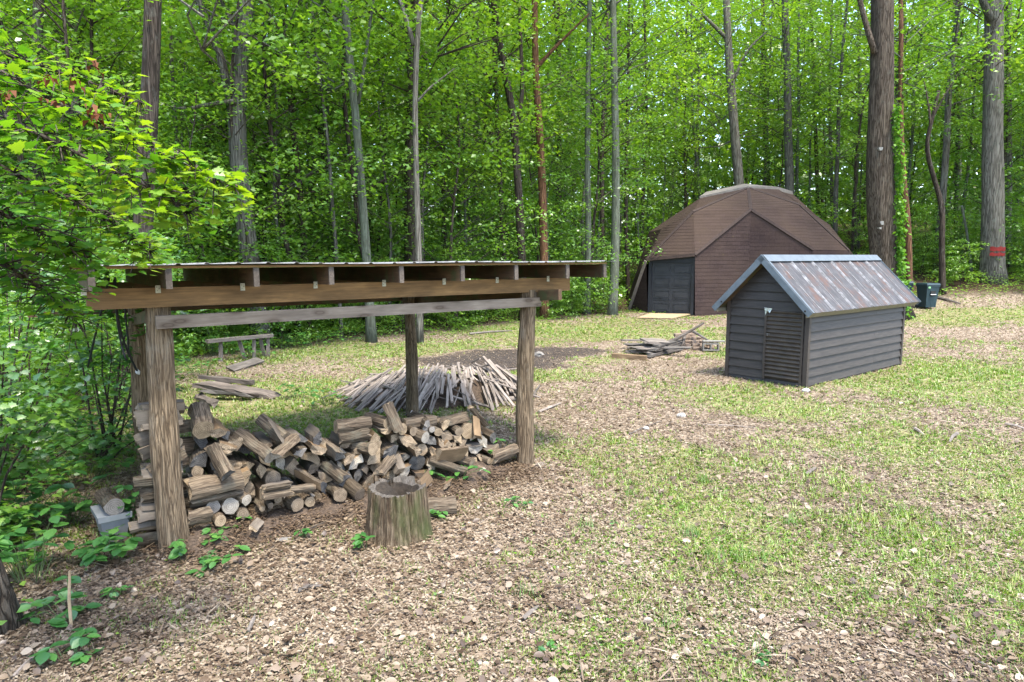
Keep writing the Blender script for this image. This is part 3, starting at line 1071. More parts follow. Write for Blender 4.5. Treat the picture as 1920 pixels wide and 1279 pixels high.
pts = sample(80, 2.5, 6, (20, 56), lambda x, y: forest_margin(x, y) > 1.0, (1.6, NAMED_XY))
for (x, y) in pts:
    k = rt.randrange(6)
    place(canopy, CL, k, x, y, rt.uniform(.82, 1.12), rt.uniform(0, 6.28), 'forest trees round the clearing')
pu = sample(215, 1.25, 2, (15, 52), lambda x, y: forest_margin(x, y) > 0.7)
for (x, y) in pu:
    k = rt.randrange(4)
    place(under, UL, k, x, y, rt.uniform(.65, 1.25), rt.uniform(0, 6.28), 'slender understory trees under the forest')
ps = sample(190, 0.85, 0, (10, 38), lambda x, y: 0.25 < forest_margin(x, y) < 9)
for i in range(16):      # the woods go on beyond the left edge of the picture
    x, y = rt.uniform(-30, -13), rt.uniform(6, 22)
    if i % 2: place(under, UL, i % 4, x, y, rt.uniform(.8, 1.2), rt.uniform(0, 6.28), 'slender understory trees under the forest')
    else: place(canopy, CL, i % 6, x - 2, y, rt.uniform(.85, 1.1), rt.uniform(0, 6.28), 'forest trees round the clearing')
SL = ['low leafy sapling at the edge of the woods', 'knee high leafy sapling in the woods', 'bushy green sapling in the woods', 'shoulder high leafy sapling in the woods']
for (x, y) in ps:
    k = rt.randrange(4)
    place(shrubs, SL, k, x, y, rt.uniform(.4, .95), rt.uniform(0, 6.28), 'leafy saplings along the woods')

# far woods: one leafy mass with stems behind everything
n = 280000
x = (rs.rand(n) * 2 - 1) * 92; y = 60 + rs.rand(n) * 20
z = gh(x, y) + 33 * rs.rand(n) ** 1.05
cl = fbm(x * 0.35, z * 0.35 + y * .2, 88, 3)
k = cl > 0.22 + 0.33 * np.clip((z - 20) / 9, 0, 1)
C = np.stack([x, y, z], 1)[k | ((z - gh(x, y) < 14) & (rs.rand(n) < .9))]
V, F = leaf_quads(C, 0.40 + 0.45 * rs.rand(len(C)), -0.2, 0.5, 0.8, 0.08)
tag(link('far_woods', mesh_np('far_woods', V, F, M['canopy'], rs.rand(len(C)))), kind='stuff')


# ================================================================== WOODSHED
A0 = G(331, 1035)
e1 = Vector((0.79, 0.61, 0)).normalized()
e2 = Vector((-0.55, 0.835, 0)).normalized()
UP = Vector((0, 0, 1))


def S(s, t_, z):
    return A0 + e1 * s + e2 * t_ + UP * (z - A0.z)


def s_at(px, t_):
    """distance along the shed front at which picture column px meets the line t_ behind it"""
    k = (px - 960) / 1280.0
    b = A0 + e2 * t_
    # rays keep (x / (y cosP + ...)) nearly constant; refine with the real projection
    s_ = 0.0
    for _ in range(30):
        p = b + e1 * s_ + UP * 0.8
        q = p - Vector((0, 0, CAM_H))
        f = q.y * math.cos(PITCH) - q.z * math.sin(PITCH)
        s_ += (k - q.x / f) * f / (e1.x - k * e1.y)
    return s_


SFR = s_at(990, 0)
shed = empty('woodshed', (A0.x, A0.y, 0), 'open timber woodshed on four rough log posts with a low sloping metal roof', 'shed')
RF, RB = 2.335, 2.275               # roof height at the front edge and the back edge
TF, TBK = -0.36, 3.45


def roof_z(t_):
    return RF + (RB - RF) * (t_ - TF) / (TBK - TF)


def post(s_, t_, top, r, seed, lean=(0, 0)):
    b = S(s_, t_, -0.12)
    n = 14
    rr = np.random.RandomState(seed)
    ph = rr.rand(3) * 6
    pts = []
    for i in range(n):
        f = i / (n - 1)
        pts.append(b + Vector((lean[0] * f + 0.012 * math.sin(5 * f + ph[0]), lean[1] * f + 0.012 * math.sin(4 * f + ph[1]), (top + 0.12) * f)))
    rad = [r * (1.12 - 0.18 * i / (n - 1) + 0.05 * math.sin(i * 1.3 + ph[2])) for i in range(n)]
    V, F = tube(pts, rad, 26, 0.06, True, seed, 0.045, 5)
    V = [v + Vector((rr.randn(), rr.randn(), 0)) * 0.0022 for v in V]
    m0 = Matrix.Translation(b)
    V = [m0.inverted() @ v for v in V]
    return link('post', mesh('post', V, F, [M['bark_post']]), shed, m0)


post(0, 0.06, 2.03, 0.099, 1, (-0.04, 0.0))
post(SFR, 0.06, 2.03, 0.092, 2, (0.02, 0))
SBL, SBR = s_at(268, 3.05), s_at(772, 3.05)
post(SBL, 3.05, 2.05, 0.085, 3, (-0.05, 0))
post(SBR, 3.05, 2.05, 0.085, 4, (-0.02, 0))
RB0, RB1 = s_at(152, TF), s_at(1150, TF)
# front and back beams, side beams, knotty rail
sl, sr = s_at(186, -0.02), s_at(1064, -0.02)
plank('beam', S(sl, -0.02, 2.083), S(sr, -0.02, 2.08), 0.045, 0.152, M['beam'], shed)
plank('beam', S(sl + .1, 0.15, 2.08), S(sr - .1, 0.15, 2.07), 0.045, 0.145, M['rafter'], shed)
plank('beam', S(RB0 + .25, 3.02, 2.045), S(RB1 - .45, 3.02, 2.045), 0.045, 0.12, M['rafter'], shed)
plank('rail', S(RB0 - .35, 3.17, 1.765), S(SBR + .5, 3.17, 1.765), 0.03, 0.05, M['rafter'], shed)
for k_, (t_, z_) in enumerate(((.45, 2.005), (.75, 1.985), (1.15, 1.955), (1.6, 1.92))):
    plank('stored_board', S(-.12 - .05 * k_, t_, z_), S(SFR - 1.2 + .25 * k_, t_, z_ + .002), 0.20, 0.022, M['beam'], shed, 0, .004)
plank('side_beam', S(-0.02, 0.12, 1.945), S(SBL - 0.04, 3.0, 1.66), 0.045, 0.11, M['rafter'], shed, 0, .003, 0, UP)
plank('side_beam', S(SFR + 0.13, -0.42, 1.99), S(SBR + 0.12, 3.1, 1.73), 0.045, 0.115, M['rafter'], shed)
rl, rr_ = s_at(309, -0.08), s_at(1014, -0.08)
plank('rail', S(rl, -0.065, 1.892), S(rr_, -0.065, 1.895), 0.03, 0.10, M['rail'], shed)
ties = M['zinc'] = plain('zinc_plate', (0.34, 0.33, 0.26), 0.6, 0.3, .2, 30)
blk = plain('dark_hole', (0.02, 0.02, 0.02), .9)
for i, px in enumerate((200, 338, 495, 630, 757, 868, 966, 1060, 1128)):
    s_ = s_at(px, TF + .03)
    zf = roof_z(TF) - 0.028 - 0.075
    zb = roof_z(TBK - .08) - 0.028 - 0.075
    plank('rafter', S(s_, TF + 0.03, zf), S(s_, TBK - 0.08, zb), 0.042, 0.148, M['rafter'], shed, 0, .002)
    # sawn grey end of the rafter, 3 mm proud
    mbe = MB()
    fm_ = frame(S(s_, TF + 0.027, zf), S(s_, TF + 0.005, zf + .001))
    mbe.box((-.010, -.0215, -.0745), (.010, .0215, .0745), 0)
    mbe.obj('rafter_end', [M['endgrain']], shed, fm_)
    if i < 8:
        mt = MB()
        p = S(s_ - 0.045, -0.0475, 2.150)
        fr = frame(p - e1 * .02, p + e1 * .02)
        mt.box((-.018, -.0028, -.034), (.018, .0032, .026), 0)
        for (a, b_) in ((-.008, .012), (.008, .0), (-.006, -.016)):
            mt.box((a - .0025, -.0045, b_ - .0025), (a + .0025, -.0027, b_ + .0025), 1)
            mt.box((a - .0025, .0033, b_ - .0025), (a + .0025, .0048, b_ + .0025), 1)
        mt.obj('metal_tie', [ties, blk], shed, fr)
# purlins and metal sheets
for k, t_ in enumerate((TF + .06, .9, 2.1, TBK - .12)):
    plank('purlin', S(RB0 + .05, t_, roof_z(t_) - 0.016), S(RB1 - .12 - .02 * k, t_, roof_z(t_) - 0.016), 0.07, 0.018, M['beam'], shed, 0, .001)
tm = NT('shed_roof_metal')
nz = tm.noise(tm.coord('Object', (2, 2, 2), rnd=True), 2, 5)
tm.bsdf(tm.ramp(nz, [(0.35, (0.15, 0.14, 0.135)), (0.6, (0.26, 0.26, 0.26)), (0.75, (0.14, 0.095, 0.065))]), 0.6, None, 0.2)
nsh = 6
for k in range(nsh):
    a = RB0 + (RB1 - RB0) * k / nsh; b_ = RB0 + (RB1 - RB0) * (k + 1) / nsh + 0.03
    V = []; F = []
    prof = []
    w_ = b_ - a
    for j in range(4):
        x0 = a + w_ * (j + 0.0) / 4
        prof += [(x0, 0.0), (x0 + .012, .011), (x0 + .03, .011), (x0 + .042, 0.0)]
    prof.append((b_, 0.0))
    for t_ in (TF - 0.02, 1.5, TBK):
        for (x_, h_) in prof:
            V.append(S(x_, t_, roof_z(t_) + h_ + 0.002 + 0.0012 * (k % 2) + .004 * math.sin(x_ * 3 + t_)))
    m_ = len(prof)
    nV = len(V)
    V += [v - UP * .0016 for v in V]
    for r_ in range(2):
        for j in range(m_ - 1):
            q = r_ * m_ + j
            F.append((q, q + 1, q + m_ + 1, q + m_)); F.append((nV + q, nV + q + m_, nV + q + m_ + 1, nV + q + 1))
    for j in range(m_ - 1):
        F.append((j, nV + j, nV + j + 1, j + 1))
    link('roof_sheet', mesh('roof_sheet', V, F, [tm.m]), shed)

# cables hung on the shed
rub = plain('black_rubber', (0.018, 0.019, 0.022), 0.55)


def cable(label, pts, Y, r, name='hanging_cable', mat=rub, tip=None):
    P = [AT(px, py, Y[i] if hasattr(Y, '__len__') else Y) for i, (px, py) in enumerate(pts)]
    pl = polyline(P, 18)
    o0 = empty(name, pl[0], label, 'cable')
    mb = MB(); mb.tube(pl, r, 7)
    mb.obj('cable_line', [mat], o0, None, True)
    if tip:
        mb = MB(); a, b_ = P[-1], P[-1] + (P[-1] - P[-2]).normalized() * .07
        mb.tube([a, a.lerp(b_, .4), b_], [r * 1.6, r * 2.2, r * .9], 8)
        mb.obj('taped_end', [plain('grey_tape', (.45, .45, .43), .7)], o0)
    return o0


cable('thick black cable hanging from the left beam end down to a pale taped tip', [(214, 525), (219, 585), (228, 630), (243, 668), (257, 695)], [5.25, 5.4, 5.6, 5.8, 6.0], .009, tip=True)
cable('black cable loop hanging beside the taped cable at the shed corner', [(216, 520), (216, 570), (221, 610), (226, 640), (232, 662), (237, 676)], [5.2, 5.3, 5.4, 5.5, 5.5, 5.5], .008)
cable('short black cable dropping nearest the left log post', [(234, 575), (237, 610), (241, 645), (240, 655), (253, 690)], [5.6, 5.7, 5.8, 5.85, 5.95], .007)
cable('taut dark strap slanting down left from under the shed roof', [(204, 522), (192, 575), (178, 630), (165, 688)], [5.5, 5.8, 6.2, 6.6], .010, 'slanting_strap')
for nm in ():
    pass


# ================================================================== FIREWOOD
def log_mesh(seed, kind, r, L, mats):
    rr = np.random.RandomState(seed)
    if kind == 'round':
        n = 12
        prof = [(math.cos(2 * math.pi * k / n) * r * (1 + .06 * rr.randn()), math.sin(2 * math.pi * k / n) * r * (1 + .06 * rr.randn())) for k in range(n)]
        mi = [0] * n
    else:
        arc = {'half': math.pi, 'wedge': math.pi * .5, 'third': math.pi * .72, 'slab': math.pi * .6}[kind]
        R_ = {'half': r * 1.3, 'wedge': r * 1.75, 'third': r * 1.5, 'slab': r * 1.5}[kind]
        n = 6
        prof = [(math.cos(-arc / 2 + arc * k / n) * R_ * (1 + .04 * rr.randn()), math.sin(-arc / 2 + arc * k / n) * R_ * (1 + .04 * rr.randn())) for k in range(n + 1)]
        mi = [0] * n
        if kind == 'slab':
            prof = [(max(x_, R_ * .45), y_) for x_, y_ in prof]
            prof.append((R_ * .42, 0.1 * r)); mi += [2, 2]
        elif kind == 'half':
            prof.append((rr.randn() * r * .06, rr.randn() * r * .2)); mi += [2, 2]
        else:
            prof.append((0.05 * r, rr.randn() * r * .1)); mi += [2, 2]
        cx = sum(p[0] for p in prof) / len(prof); cyy = sum(p[1] for p in prof) / len(prof)
        prof = [(a - cx, b_ - cyy) for a, b_ in prof]
    m_ = len(prof); seg = 4
    V = []; F = []; MI = []
    tilt = rr.randn() * .06, rr.randn() * .06
    for i in range(seg + 1):
        x_ = -L / 2 + L * i / seg
        g_ = 1 + .05 * rr.randn(); oy, oz = rr.randn(2) * r * .05
        for (a, b_) in prof:
            e = 1 if i == 0 else (-1 if i == seg else 0)
            jag = .012 * rr.randn() if e and kind != 'round' else 0
            V.append((x_ + (a * tilt[0] + b_ * tilt[1]) * abs(e) + jag, a * g_ + oy + rr.randn() * r * .03, b_ * g_ + oz + rr.randn() * r * .03))
    for i in range(seg):
        for k in range(m_):
            q = i * m_ + k; w_ = i * m_ + (k + 1) % m_
            F.append((q, w_, w_ + m_, q + m_)); MI.append(mi[k])
    c0 = len(V); V.append((-L / 2 - .002, 0, 0)); c1 = len(V); V.append((L / 2 + .002, 0, 0))
    for k in range(m_):
        F.append((c0, (k + 1) % m_, k)); MI.append(1)
        q = seg * m_
        F.append((c1, q + k, q + (k + 1) % m_)); MI.append(1)
    return mesh('firewood_log', V, F, mats, MI)


CUTS = {'tan': M['cut'], 'pale': M['cutpale'], 'dark': M['cutdark']}
LOGLIB = {}


def log_me(kind, r, L, cut='tan', split='split', var=None):
    r = round(r / 0.012) * 0.012; L = round(L / .06) * .06
    var = random.randint(0, 2) if var is None else var
    key = (kind, r, L, cut, split, var)
    if key not in LOGLIB:
        LOGLIB[key] = log_mesh(abs(hash(key[0])) % 1 + int(r * 1000) * 7 + int(L * 100) + var * 31 + len(kind) * 3, kind, r, L, [M['bark_log'], CUTS[cut], M[split]])
    return LOGLIB[key]


def log(p, q, r, kind='round', cut='tan', split='split', label=None, group=None, roll=None, name='firewood_log', cat='log'):
    L = (Vector(q) - Vector(p)).length
    o = link(name, log_me(kind, r, L, cut, split), None, frame(p, q, UP, random.uniform(0, 6.28) if roll is None else roll))
    return tag(o, label, cat, group)


def heap_h(s_):
    return float(np.interp(s_, [0.1, 0.35, 0.7, 1.05, 1.5, 2.0, 2.6, 3.0, 3.3, 3.6], [.93, .92, .78, .66, .60, .70, .64, .58, .42, .15]))


circ = []
rl_ = random.Random(3)
KNAMES = {'round': 'round bark covered firewood log stacked with its sawn end facing out',
          'half': 'half round firewood split stacked in the shed pile',
          'wedge': 'wedge shaped firewood split stacked in the shed pile',
          'third': 'thick triangular firewood split stacked in the shed pile'}
for it in range(420):
    r = rl_.choice([.045, .055, .062, .07, .078, .085])
    best = None
    for _ in range(40):
        s_ = rl_.uniform(0.22, 3.5)
        h_ = r
        for (a, b_, c_) in circ:
            d_ = abs(a - s_)
            if d_ < (r + c_) * .97:
                h_ = max(h_, b_ + math.sqrt(((r + c_) * .97) ** 2 - d_ ** 2))
        if h_ + r < heap_h(s_) + .02 and (best is None or h_ < best[1]):
            best = (s_, h_)
    if best is None:
        continue
    circ.append((best[0], best[1], r))
for (s_, h_, r) in circ:
    kind = rl_.choice(['round', 'half', 'half', 'wedge', 'wedge', 'third', 'third'])
    t0 = 0.15 + 0.14 * h_ + rl_.uniform(-.05, .05)
    L = rl_.choice([.36, .42])
    ya = rl_.uniform(-.10, .10)
    dr = (e2 + e1 * ya + UP * rl_.uniform(-.04, .05)).normalized()
    p = S(s_, t0, h_ + .01)
    cut = rl_.choice(['tan', 'tan', 'tan', 'pale', 'tan', 'dark'])
    log(p, p + dr * L, r * .98, kind, cut, rl_.choice(['split', 'splitgrey']), KNAMES[kind], 'firewood stacked under the shed (' + kind + ')')


def lg(px, py, t_, dirv, r, L, kind='round', cut='tan', split='split', label='', roll=None, center=False, **kw):
    """visible end (or centre) of a log at a picture point, t_ metres behind the shed's front line"""
    s_ = s_at(px, t_)
    Y = S(s_, t_, .5).y
    p = AT(px, py, Y)
    d = (e1 * dirv[0] + e2 * dirv[1] + UP * dirv[2]).normalized()
    if L > .27: L *= .86
    if center:
        p = p - d * (L / 2)
    q = p + d * L
    lo = min(p.z, q.z)
    if lo < r * .6:
        p = p + UP * (r * .6 - lo); q = q + UP * (r * .6 - lo)
    return log(p, q, r, kind, cut, split, label, roll=roll, **kw)


lg(382, 806, .20, (.05, .85, .35), .082, .36, 'round', 'tan', label='fat round log lying on top of the stack just right of the left post')
lg(408, 812, .22, (0, 1, .1), .062, .32, 'third', 'tan', label='angular split tucked right against the fat round log on top')
lg(424, 842, .16, (.15, 1, 0), .062, .34, 'half', 'tan', label='wide half round split below the angular split at upper left')
lg(423, 892, .0, (-.16, .55, .50), .062, .34, 'half', 'dark', 'split', 'steep split with a black end leaning on the bright yellow block')
lg(405, 903, .08, (1, .02, .02), .075, .50, 'third', 'tan', 'palewood', 'long bright yellow split block lying sideways right of the left post', center=True, roll=2.4)
lg(405, 932, .14, (1, .04, 0), .055, .46, 'half', 'tan', 'splitgrey', 'dark half log lying sideways beneath the bright yellow block', center=True)
lg(400, 951, .10, (-.08, 1, 0), .058, .34, 'round', 'pale', label='left one of two pale round log ends beside the left post')
lg(432, 950, .08, (-.06, 1, .0), .072, .36, 'round', 'pale', label='larger right one of two pale round log ends beside the left post')
lg(462, 937, .06, (-.35, .9, .15), .044, .34, 'round', 'pale', label='slimmer pale ended log pointing right above the pale pair')
lg(413, 977, .02, (0, 1, 0), .047, .32, 'round', 'tan', label='small round log on the ground under the pale pair')
lg(455, 963, .05, (.05, 1, 0), .046, .32, 'round', 'tan', label='small brown round log low right of the pale pair')
lg(375, 970, .02, (1, .1, 0), .055, .20, 'slab', 'tan', 'splitgrey', 'rough grey bark chunk low at the right side of the left post', center=True)
lg(506, 856, .02, (-.42, .75, .36), .060, .46, 'round', 'pale', label='long barkless log leaning up left over the middle of the stack')
lg(534, 822, .12, (-.35, .8, .35), .062, .40, 'round', 'tan', label='second leaning log just right of the long barkless log')
lg(512, 855, -.04, (.72, .45, .28), .055, .36, 'half', 'pale', 'splitgrey', 'pale ended log crossing over the two leaning logs')
lg(540, 842, .02, (-.25, .35, .55), .026, .34, 'slab', 'tan', 'splitgrey', 'thin upright slat of wood beside the crossing log', name='wood_slat')
lg(519, 912, -.02, (1, -.1, 0), .052, .26, 'half', 'tan', 'splitgrey', 'cracked silver grey log lying sideways in the bark debris', center=True)
lg(520, 925, -.06, (1, -.1, 0), .034, .26, 'slab', 'tan', 'splitgrey', 'flat grey split under the cracked silver log', center=True)
lg(566, 916, -.04, (.95, .1, -.15), .036, .22, 'round', 'tan', 'split', 'short peeled log right of the cracked silver log', center=True)
lg(607, 912, -.06, (-.45, .75, .28), .062, .34, 'third', 'dark', 'split', 'square split log with a blue black end above the debris')
lg(644, 900, -.02, (-.30, .8, .30), .050, .32, 'half', 'dark', 'split', 'narrow split log with a dark end right of the blue black one')
lg(677, 928, -.06, (-.22, .85, .25), .060, .38, 'round', 'tan', label='smooth round log sloping down just left of the big stump')
lg(638, 928, -.04, (0, 1, 0), .056, .34, 'round', 'tan', label='round grey ended log low left of the big stump')
lg(557, 947, -.04, (-.1, 1, 0), .056, .34, 'round', 'tan', label='round brown ended log low in the middle of the debris')
lg(582, 942, -.02, (0, 1, 0), .042, .3, 'round', 'tan', label='small round log right beside the low brown ended log')
lg(492, 955, .0, (0, 1, 0), .025, .3, 'round', 'tan', label='thinnest branch wood end left in the low row')
lg(508, 949, .0, (0, 1, 0), .029, .3, 'round', 'tan', label='thin branch wood end right in the low row')
lg(522, 938, .04, (0, 1, 0), .036, .3, 'round', 'tan', label='small round end just above the thin branch wood ends')
lg(559, 827, .10, (0, 1, .05), .058, .34, 'third', 'dark', 'splitgrey', 'split with a dark grey face in the upper middle of the stack')
lg(561, 845, .06, (0, 1, .05), .052, .34, 'wedge', 'pale', 'split', 'split with a pale pointed face under the dark grey one')
lg(598, 824, .10, (0, 1, .05), .055, .34, 'third', 'dark', 'splitgrey', 'rounded slate grey faced split in the upper middle')
lg(596, 845, .06, (0, 1, .05), .056, .34, 'half', 'tan', 'split', 'pink tan faced split under the rounded slate grey one')
lg(640, 850, .04, (-.25, .9, .25), .055, .34, 'wedge', 'dark', 'splitgrey', 'black streaked wedge sloping down above the stump')
lg(662, 797, .30, (1, .02, -.04), .066, .42, 'round', 'tan', label='dark bark log lying lengthwise on top of the stack middle', center=True)
lg(665, 818, .22, (1, -.05, .04), .052, .36, 'half', 'tan', 'splitgrey', label='curved bark slab lengthwise beneath the dark top log', center=True)
lg(727, 793, .22, (-.35, .9, .05), .062, .34, 'round', 'tan', label='round tan ended log on top next to the upright slab')
lg(750, 808, .12, (-.28, .25, .85), .045, .36, 'slab', 'tan', 'split', 'upright leaning slab in front of the back right post')
lg(786, 789, .36, (1, 0, -.02), .062, .40, 'half', 'tan', 'splitgrey', 'dark split log lengthwise on top right of the upright slab', center=True)
lg(848, 785, .34, (1, 0, .10), .058, .44, 'half', 'tan', 'splitgrey', 'grey weathered split lengthwise at the top right end', center=True)
lg(896, 782, .22, (.55, -.1, -.65), .045, .36, 'slab', 'tan', 'splitgrey', 'square sawn offcut tilted down at the right top of the stack', center=True)
lg(811, 806, .20, (0, 1, 0), .036, .30, 'round', 'pale', label='little pale round end high at the right of the stack')
lg(797, 821, .14, (-.3, .9, .1), .060, .34, 'round', 'pale', label='oval cream faced log high at the right of the stack')
lg(699, 842, .08, (-.4, .9, 0), .056, .34, 'round', 'tan', label='round tan faced log with dark bark above the stump')
lg(722, 872, .0, (.55, .5, .15), .050, .34, 'half', 'tan', 'splitgrey', 'mossy grey split lying across just above the stump', center=True)
lg(786, 846, .04, (0, 1, .05), .045, .3, 'wedge', 'tan', 'split', 'upright orange triangular split right of centre')
lg(872, 884, -.04, (-.75, .3, .32), .045, .46, 'round', 'tan', label='long barkless log sloping down right among the green leaves')
lg(845, 850, .06, (1, .1, -.1), .070, .40, 'half', 'tan', 'split', 'broad arched split lying above the long sloping log', center=True)
lg(885, 868, .0, (-.35, .9, .1), .050, .34, 'round', 'tan', label='round tan end at the right end of the stack among leaves')
lg(916, 864, .06, (-.2, .95, .05), .040, .32, 'round', 'tan', label='smaller round tan end furthest right in the stack')
lg(904, 884, -.05, (-.1, 1, 0), .046, .32, 'round', 'pale', label='grey round end on the ground at the right end of the stack')
lg(893, 822, .14, (.2, .4, .75), .055, .3, 'third', 'tan', 'split', 'shaggy split with an orange broken top at the right end')
lg(948, 852, .05, (1, .15, .06), .055, .42, 'half', 'tan', 'splitgrey', 'long mossy grey log butting against the right front post', center=True)
lg(840, 908, -.12, (.3, .5, -.1), .045, .26, 'slab', 'tan', 'split', 'flat reddish split lying on soil right of the stump', center=True)
lg(752, 885, -.02, (.1, .8, .3), .05, .3, 'third', 'tan', 'splitgrey', 'pointed grey split standing just behind the stump')
lg(795, 900, -.06, (.6, .5, .1), .048, .3, 'half', 'tan', 'split', 'tan split lying slantwise behind the stump right edge', center=True)
lg(663, 968, -.22, (.5, .5, -.05), .040, .24, 'slab', 'tan', 'splitgrey', 'flat grey offcut on the soil left of the stump', center=True)
lg(588, 992, -.26, (1, .3, 0), .038, .24, 'slab', 'dark', 'splitgrey', 'flat dark wedge lying in the soil in front of the pile', center=True)
lg(480, 985, -.18, (.4, .6, 0), .035, .2, 'slab', 'tan', 'splitgrey', 'small grey offcut on the soil right of the seedlings', center=True)
lg(745, 1020, -.30, (1, 0, 0), .02, .2, 'slab', 'tan', 'splitgrey', 'low grey chip at the foot of the stump', center=True)
lg(1000, 888, -.10, (1, .2, 0), .04, .42, 'slab', 'tan', 'splitgrey', 'flat grey bark slab on the ground at the right post foot', center=True)
g1 = G(822, 972) + Vector((0, .09, .075))
log(g1 - Vector((.135, .03, 0)), g1 + Vector((.135, .03, 0)), .088, 'round', 'pale', 'splitgrey', 'short thick log with a weathered grey face lying right of the stump')

# crosswise end of the stack left of and behind the front left post
zz = [(272, 1010, .055, 'third'), (262, 985, .05, 'half'), (300, 978, .045, 'third'), (277, 962, .05, 'half'), (280, 946, .045, 'slab'), (283, 922, .060, 'half'), (270, 900, .045, 'round'), (284, 884, .050, 'third'),
      (292, 862, .062, 'third'), (280, 836, .050, 'half'), (272, 815, .045, 'slab'), (283, 797, .045, 'third'), (275, 778, .045, 'half'), (287, 765, .050, 'third')]
zl = ['bottom', 'short second from bottom', 'small inner low', 'pale streaked', 'thin flat', 'pale silvery thick', 'rounded dark bark', 'brown', 'steeply tilted rough', 'upward tilted grey', 'slightly tilted thin', 'dark brown', 'wedge thin mossy', 'topmost mossy']
tl = [0, 0, 0, .02, 0, 0, -.02, .05, .42, .28, .22, .02, .05, -.04]
for (px, py, r, kd), l_, ti in zip(zz, zl, tl):
    lg(px + 20, py, .14 + random.uniform(0, .06), (1, -.12 + random.uniform(-.1, .1), ti), r, .38, kd, 'tan', 'splitgrey', '%s crosswise log in the stack end left of the front left post' % l_, center=True)
for k in range(7):
    lg(312 + random.uniform(-8, 14), 980 - k * 36, .46, (1, 0, random.uniform(-.05, .05)), .062, .42, random.choice(['half', 'third']), 'tan', 'splitgrey',
       'grey crosswise log half hidden in the second tier behind the left post', center=True, group='second tier of crosswise logs')

# bark debris at the pile's foot
x = []; y = []; z = []
for _ in range(24000):
    s_ = rl_.uniform(-.1, 3.7); t_ = rl_.gauss(.04, .25)
    if t_ > .5: continue
    p = S(s_, t_, 0)
    x.append(p.x); y.append(p.y); z.append(float(gh(p.x, p.y)) + .02 + max(0, (t_ + .35)) * .26 * min(1, heap_h(s_) + .2) * rl_.random() ** .4)
C = np.stack([x, y, z], 1)
V, F = leaf_quads(C, 0.012 + .045 * rs.rand(len(C)) ** 2, 0.7, 0, .4, .05)
tag(link('bark_debris', mesh_np('bark_debris', V, F, M['dry'], rs.rand(len(C)) ** 1.3 * .5)), kind='stuff')
nS, nT = 34, 8
V = []; F = []
for i in range(nS):
    for j in range(nT):
        s_ = -0.25 + 4.0 * i / (nS - 1); t_ = -.38 + 1.15 * j / (nT - 1)
        e = math.sin(math.pi * j / (nT - 1)) * min(1, max(0, (s_ + .25) * 3), max(0, (3.75 - s_) * 2))
        p = S(s_, t_, 0)
        V.append((p.x, p.y, float(gh(p.x, p.y)) - .02 + .13 * e * (.7 + .6 * rl_.random())))
for i in range(nS - 1):
    for j in range(nT - 1):
        q = i * nT + j
        F.append((q, q + nT, q + nT + 1, q + 1))
tag(link('bark_mound', mesh('bark_mound', V, F, [M['mulch']])), kind='stuff')

# ---------------------------------------------------------------- chopping stump
c0 = G(740, 1022)
rS = 0.245
st = empty('chopping_stump', (c0.x, c0.y + rS * .8, c0.z), 'big mossy chopping stump with a hollow rotten top in front of the firewood', 'stump')
tt = NT('stump_side')
v = tt.coord('Object', (26, 26, 1.6)); n1 = tt.noise(v, 1.6, 6, .7)
c = tt.ramp(n1, [(0.3, (0.035, 0.025, 0.018)), (0.45, (0.06, 0.042, 0.026)), (0.65, (0.18, 0.14, 0.095))])
ms = tt.noise(tt.coord('Object', (3.2, 3.2, 1.4)), 1.5, 4)
c = tt.mix(tt.ramp(ms, [(0.48, (0, 0, 0)), (0.66, (.75,) * 3)]), c, (0.055, 0.07, 0.025))
side_m = tt.bsdf(c, .95, tt.bump(n1, 1.0, .03), spec=.1)
tp_ = NT('stump_top')
n1 = tp_.noise(tp_.coord('Object', (30, 12, 10)), 2, 6, .7)
top_m = tp_.bsdf(tp_.ramp(n1, [(0.3, (0.035, 0.03, 0.024)), (0.55, (0.075, 0.066, 0.055)), (.75, (.14, .125, .11))]), .9, tp_.bump(n1, 1, .01))
ns = 96
rr = np.random.RandomState(4)
gro = np.convolve(np.tile(rr.randn(ns), 3), [.25, .5, .25], 'same')[ns:2 * ns]
for k_ in rr.choice(ns, 11, replace=False):
    gro[k_] -= 2.6; gro[(k_ + 1) % ns] -= 1.2
V = []; F = []; MI = []
Hs = 0.47
rings = 12
for i in range(rings + 1):
    f = i / rings
    for k in range(ns):
        a = 2 * math.pi * k / ns
        rad = rS * (1.10 - .16 * f + .10 * math.exp(-f * 6)) * (1 + .05 * math.sin(2 * a + 1) + .03 * math.sin(3 * a)) + gro[k] * .011 * (.4 + f) + rr.randn() * .002
        z_ = f * Hs
        if i == rings:
            z_ += gro[(k * 3) % ns] * .003 + .018 * math.sin(a + .4)
            if math.sin(a * 1 + .9) > .93: z_ -= .06
        V.append((math.cos(a) * rad, math.sin(a) * rad, z_ - .02))
for i in range(rings):
    for k in range(ns):
        q = i * ns + k; w_ = i * ns + (k + 1) % ns
        F.append((q, w_, w_ + ns, q + ns)); MI.append(0)
b0 = rings * ns
for j, fr_ in enumerate((.82, .62, .4, .2)):
    for k in range(ns):
        a = 2 * math.pi * k / ns
        rad = rS * .93 * fr_
        x_, y_ = math.cos(a) * rad, math.sin(a) * rad
        hol = math.exp(-(((x_ - .05) / .09) ** 2 + ((y_ - .02) / .11) ** 2))
        hol = max(hol, math.exp(-(((x_ - .02) / .10) ** 2 + ((y_ - .13) / .05) ** 2)) * .7)
        V.append((x_, y_, Hs - .02 + rr.randn() * .0025 + .018 * math.sin(a + .4) * fr_ - .26 * hol))
    for k in range(ns):
        q = b0 + j * ns + k; w_ = b0 + j * ns + (k + 1) % ns
        F.append((q, w_, w_ + ns, q + ns)); MI.append(1 if j < 1 else 2)
q0 = b0 + 4 * ns
V.append((0, 0, Hs - .12)); cc_ = len(V) - 1
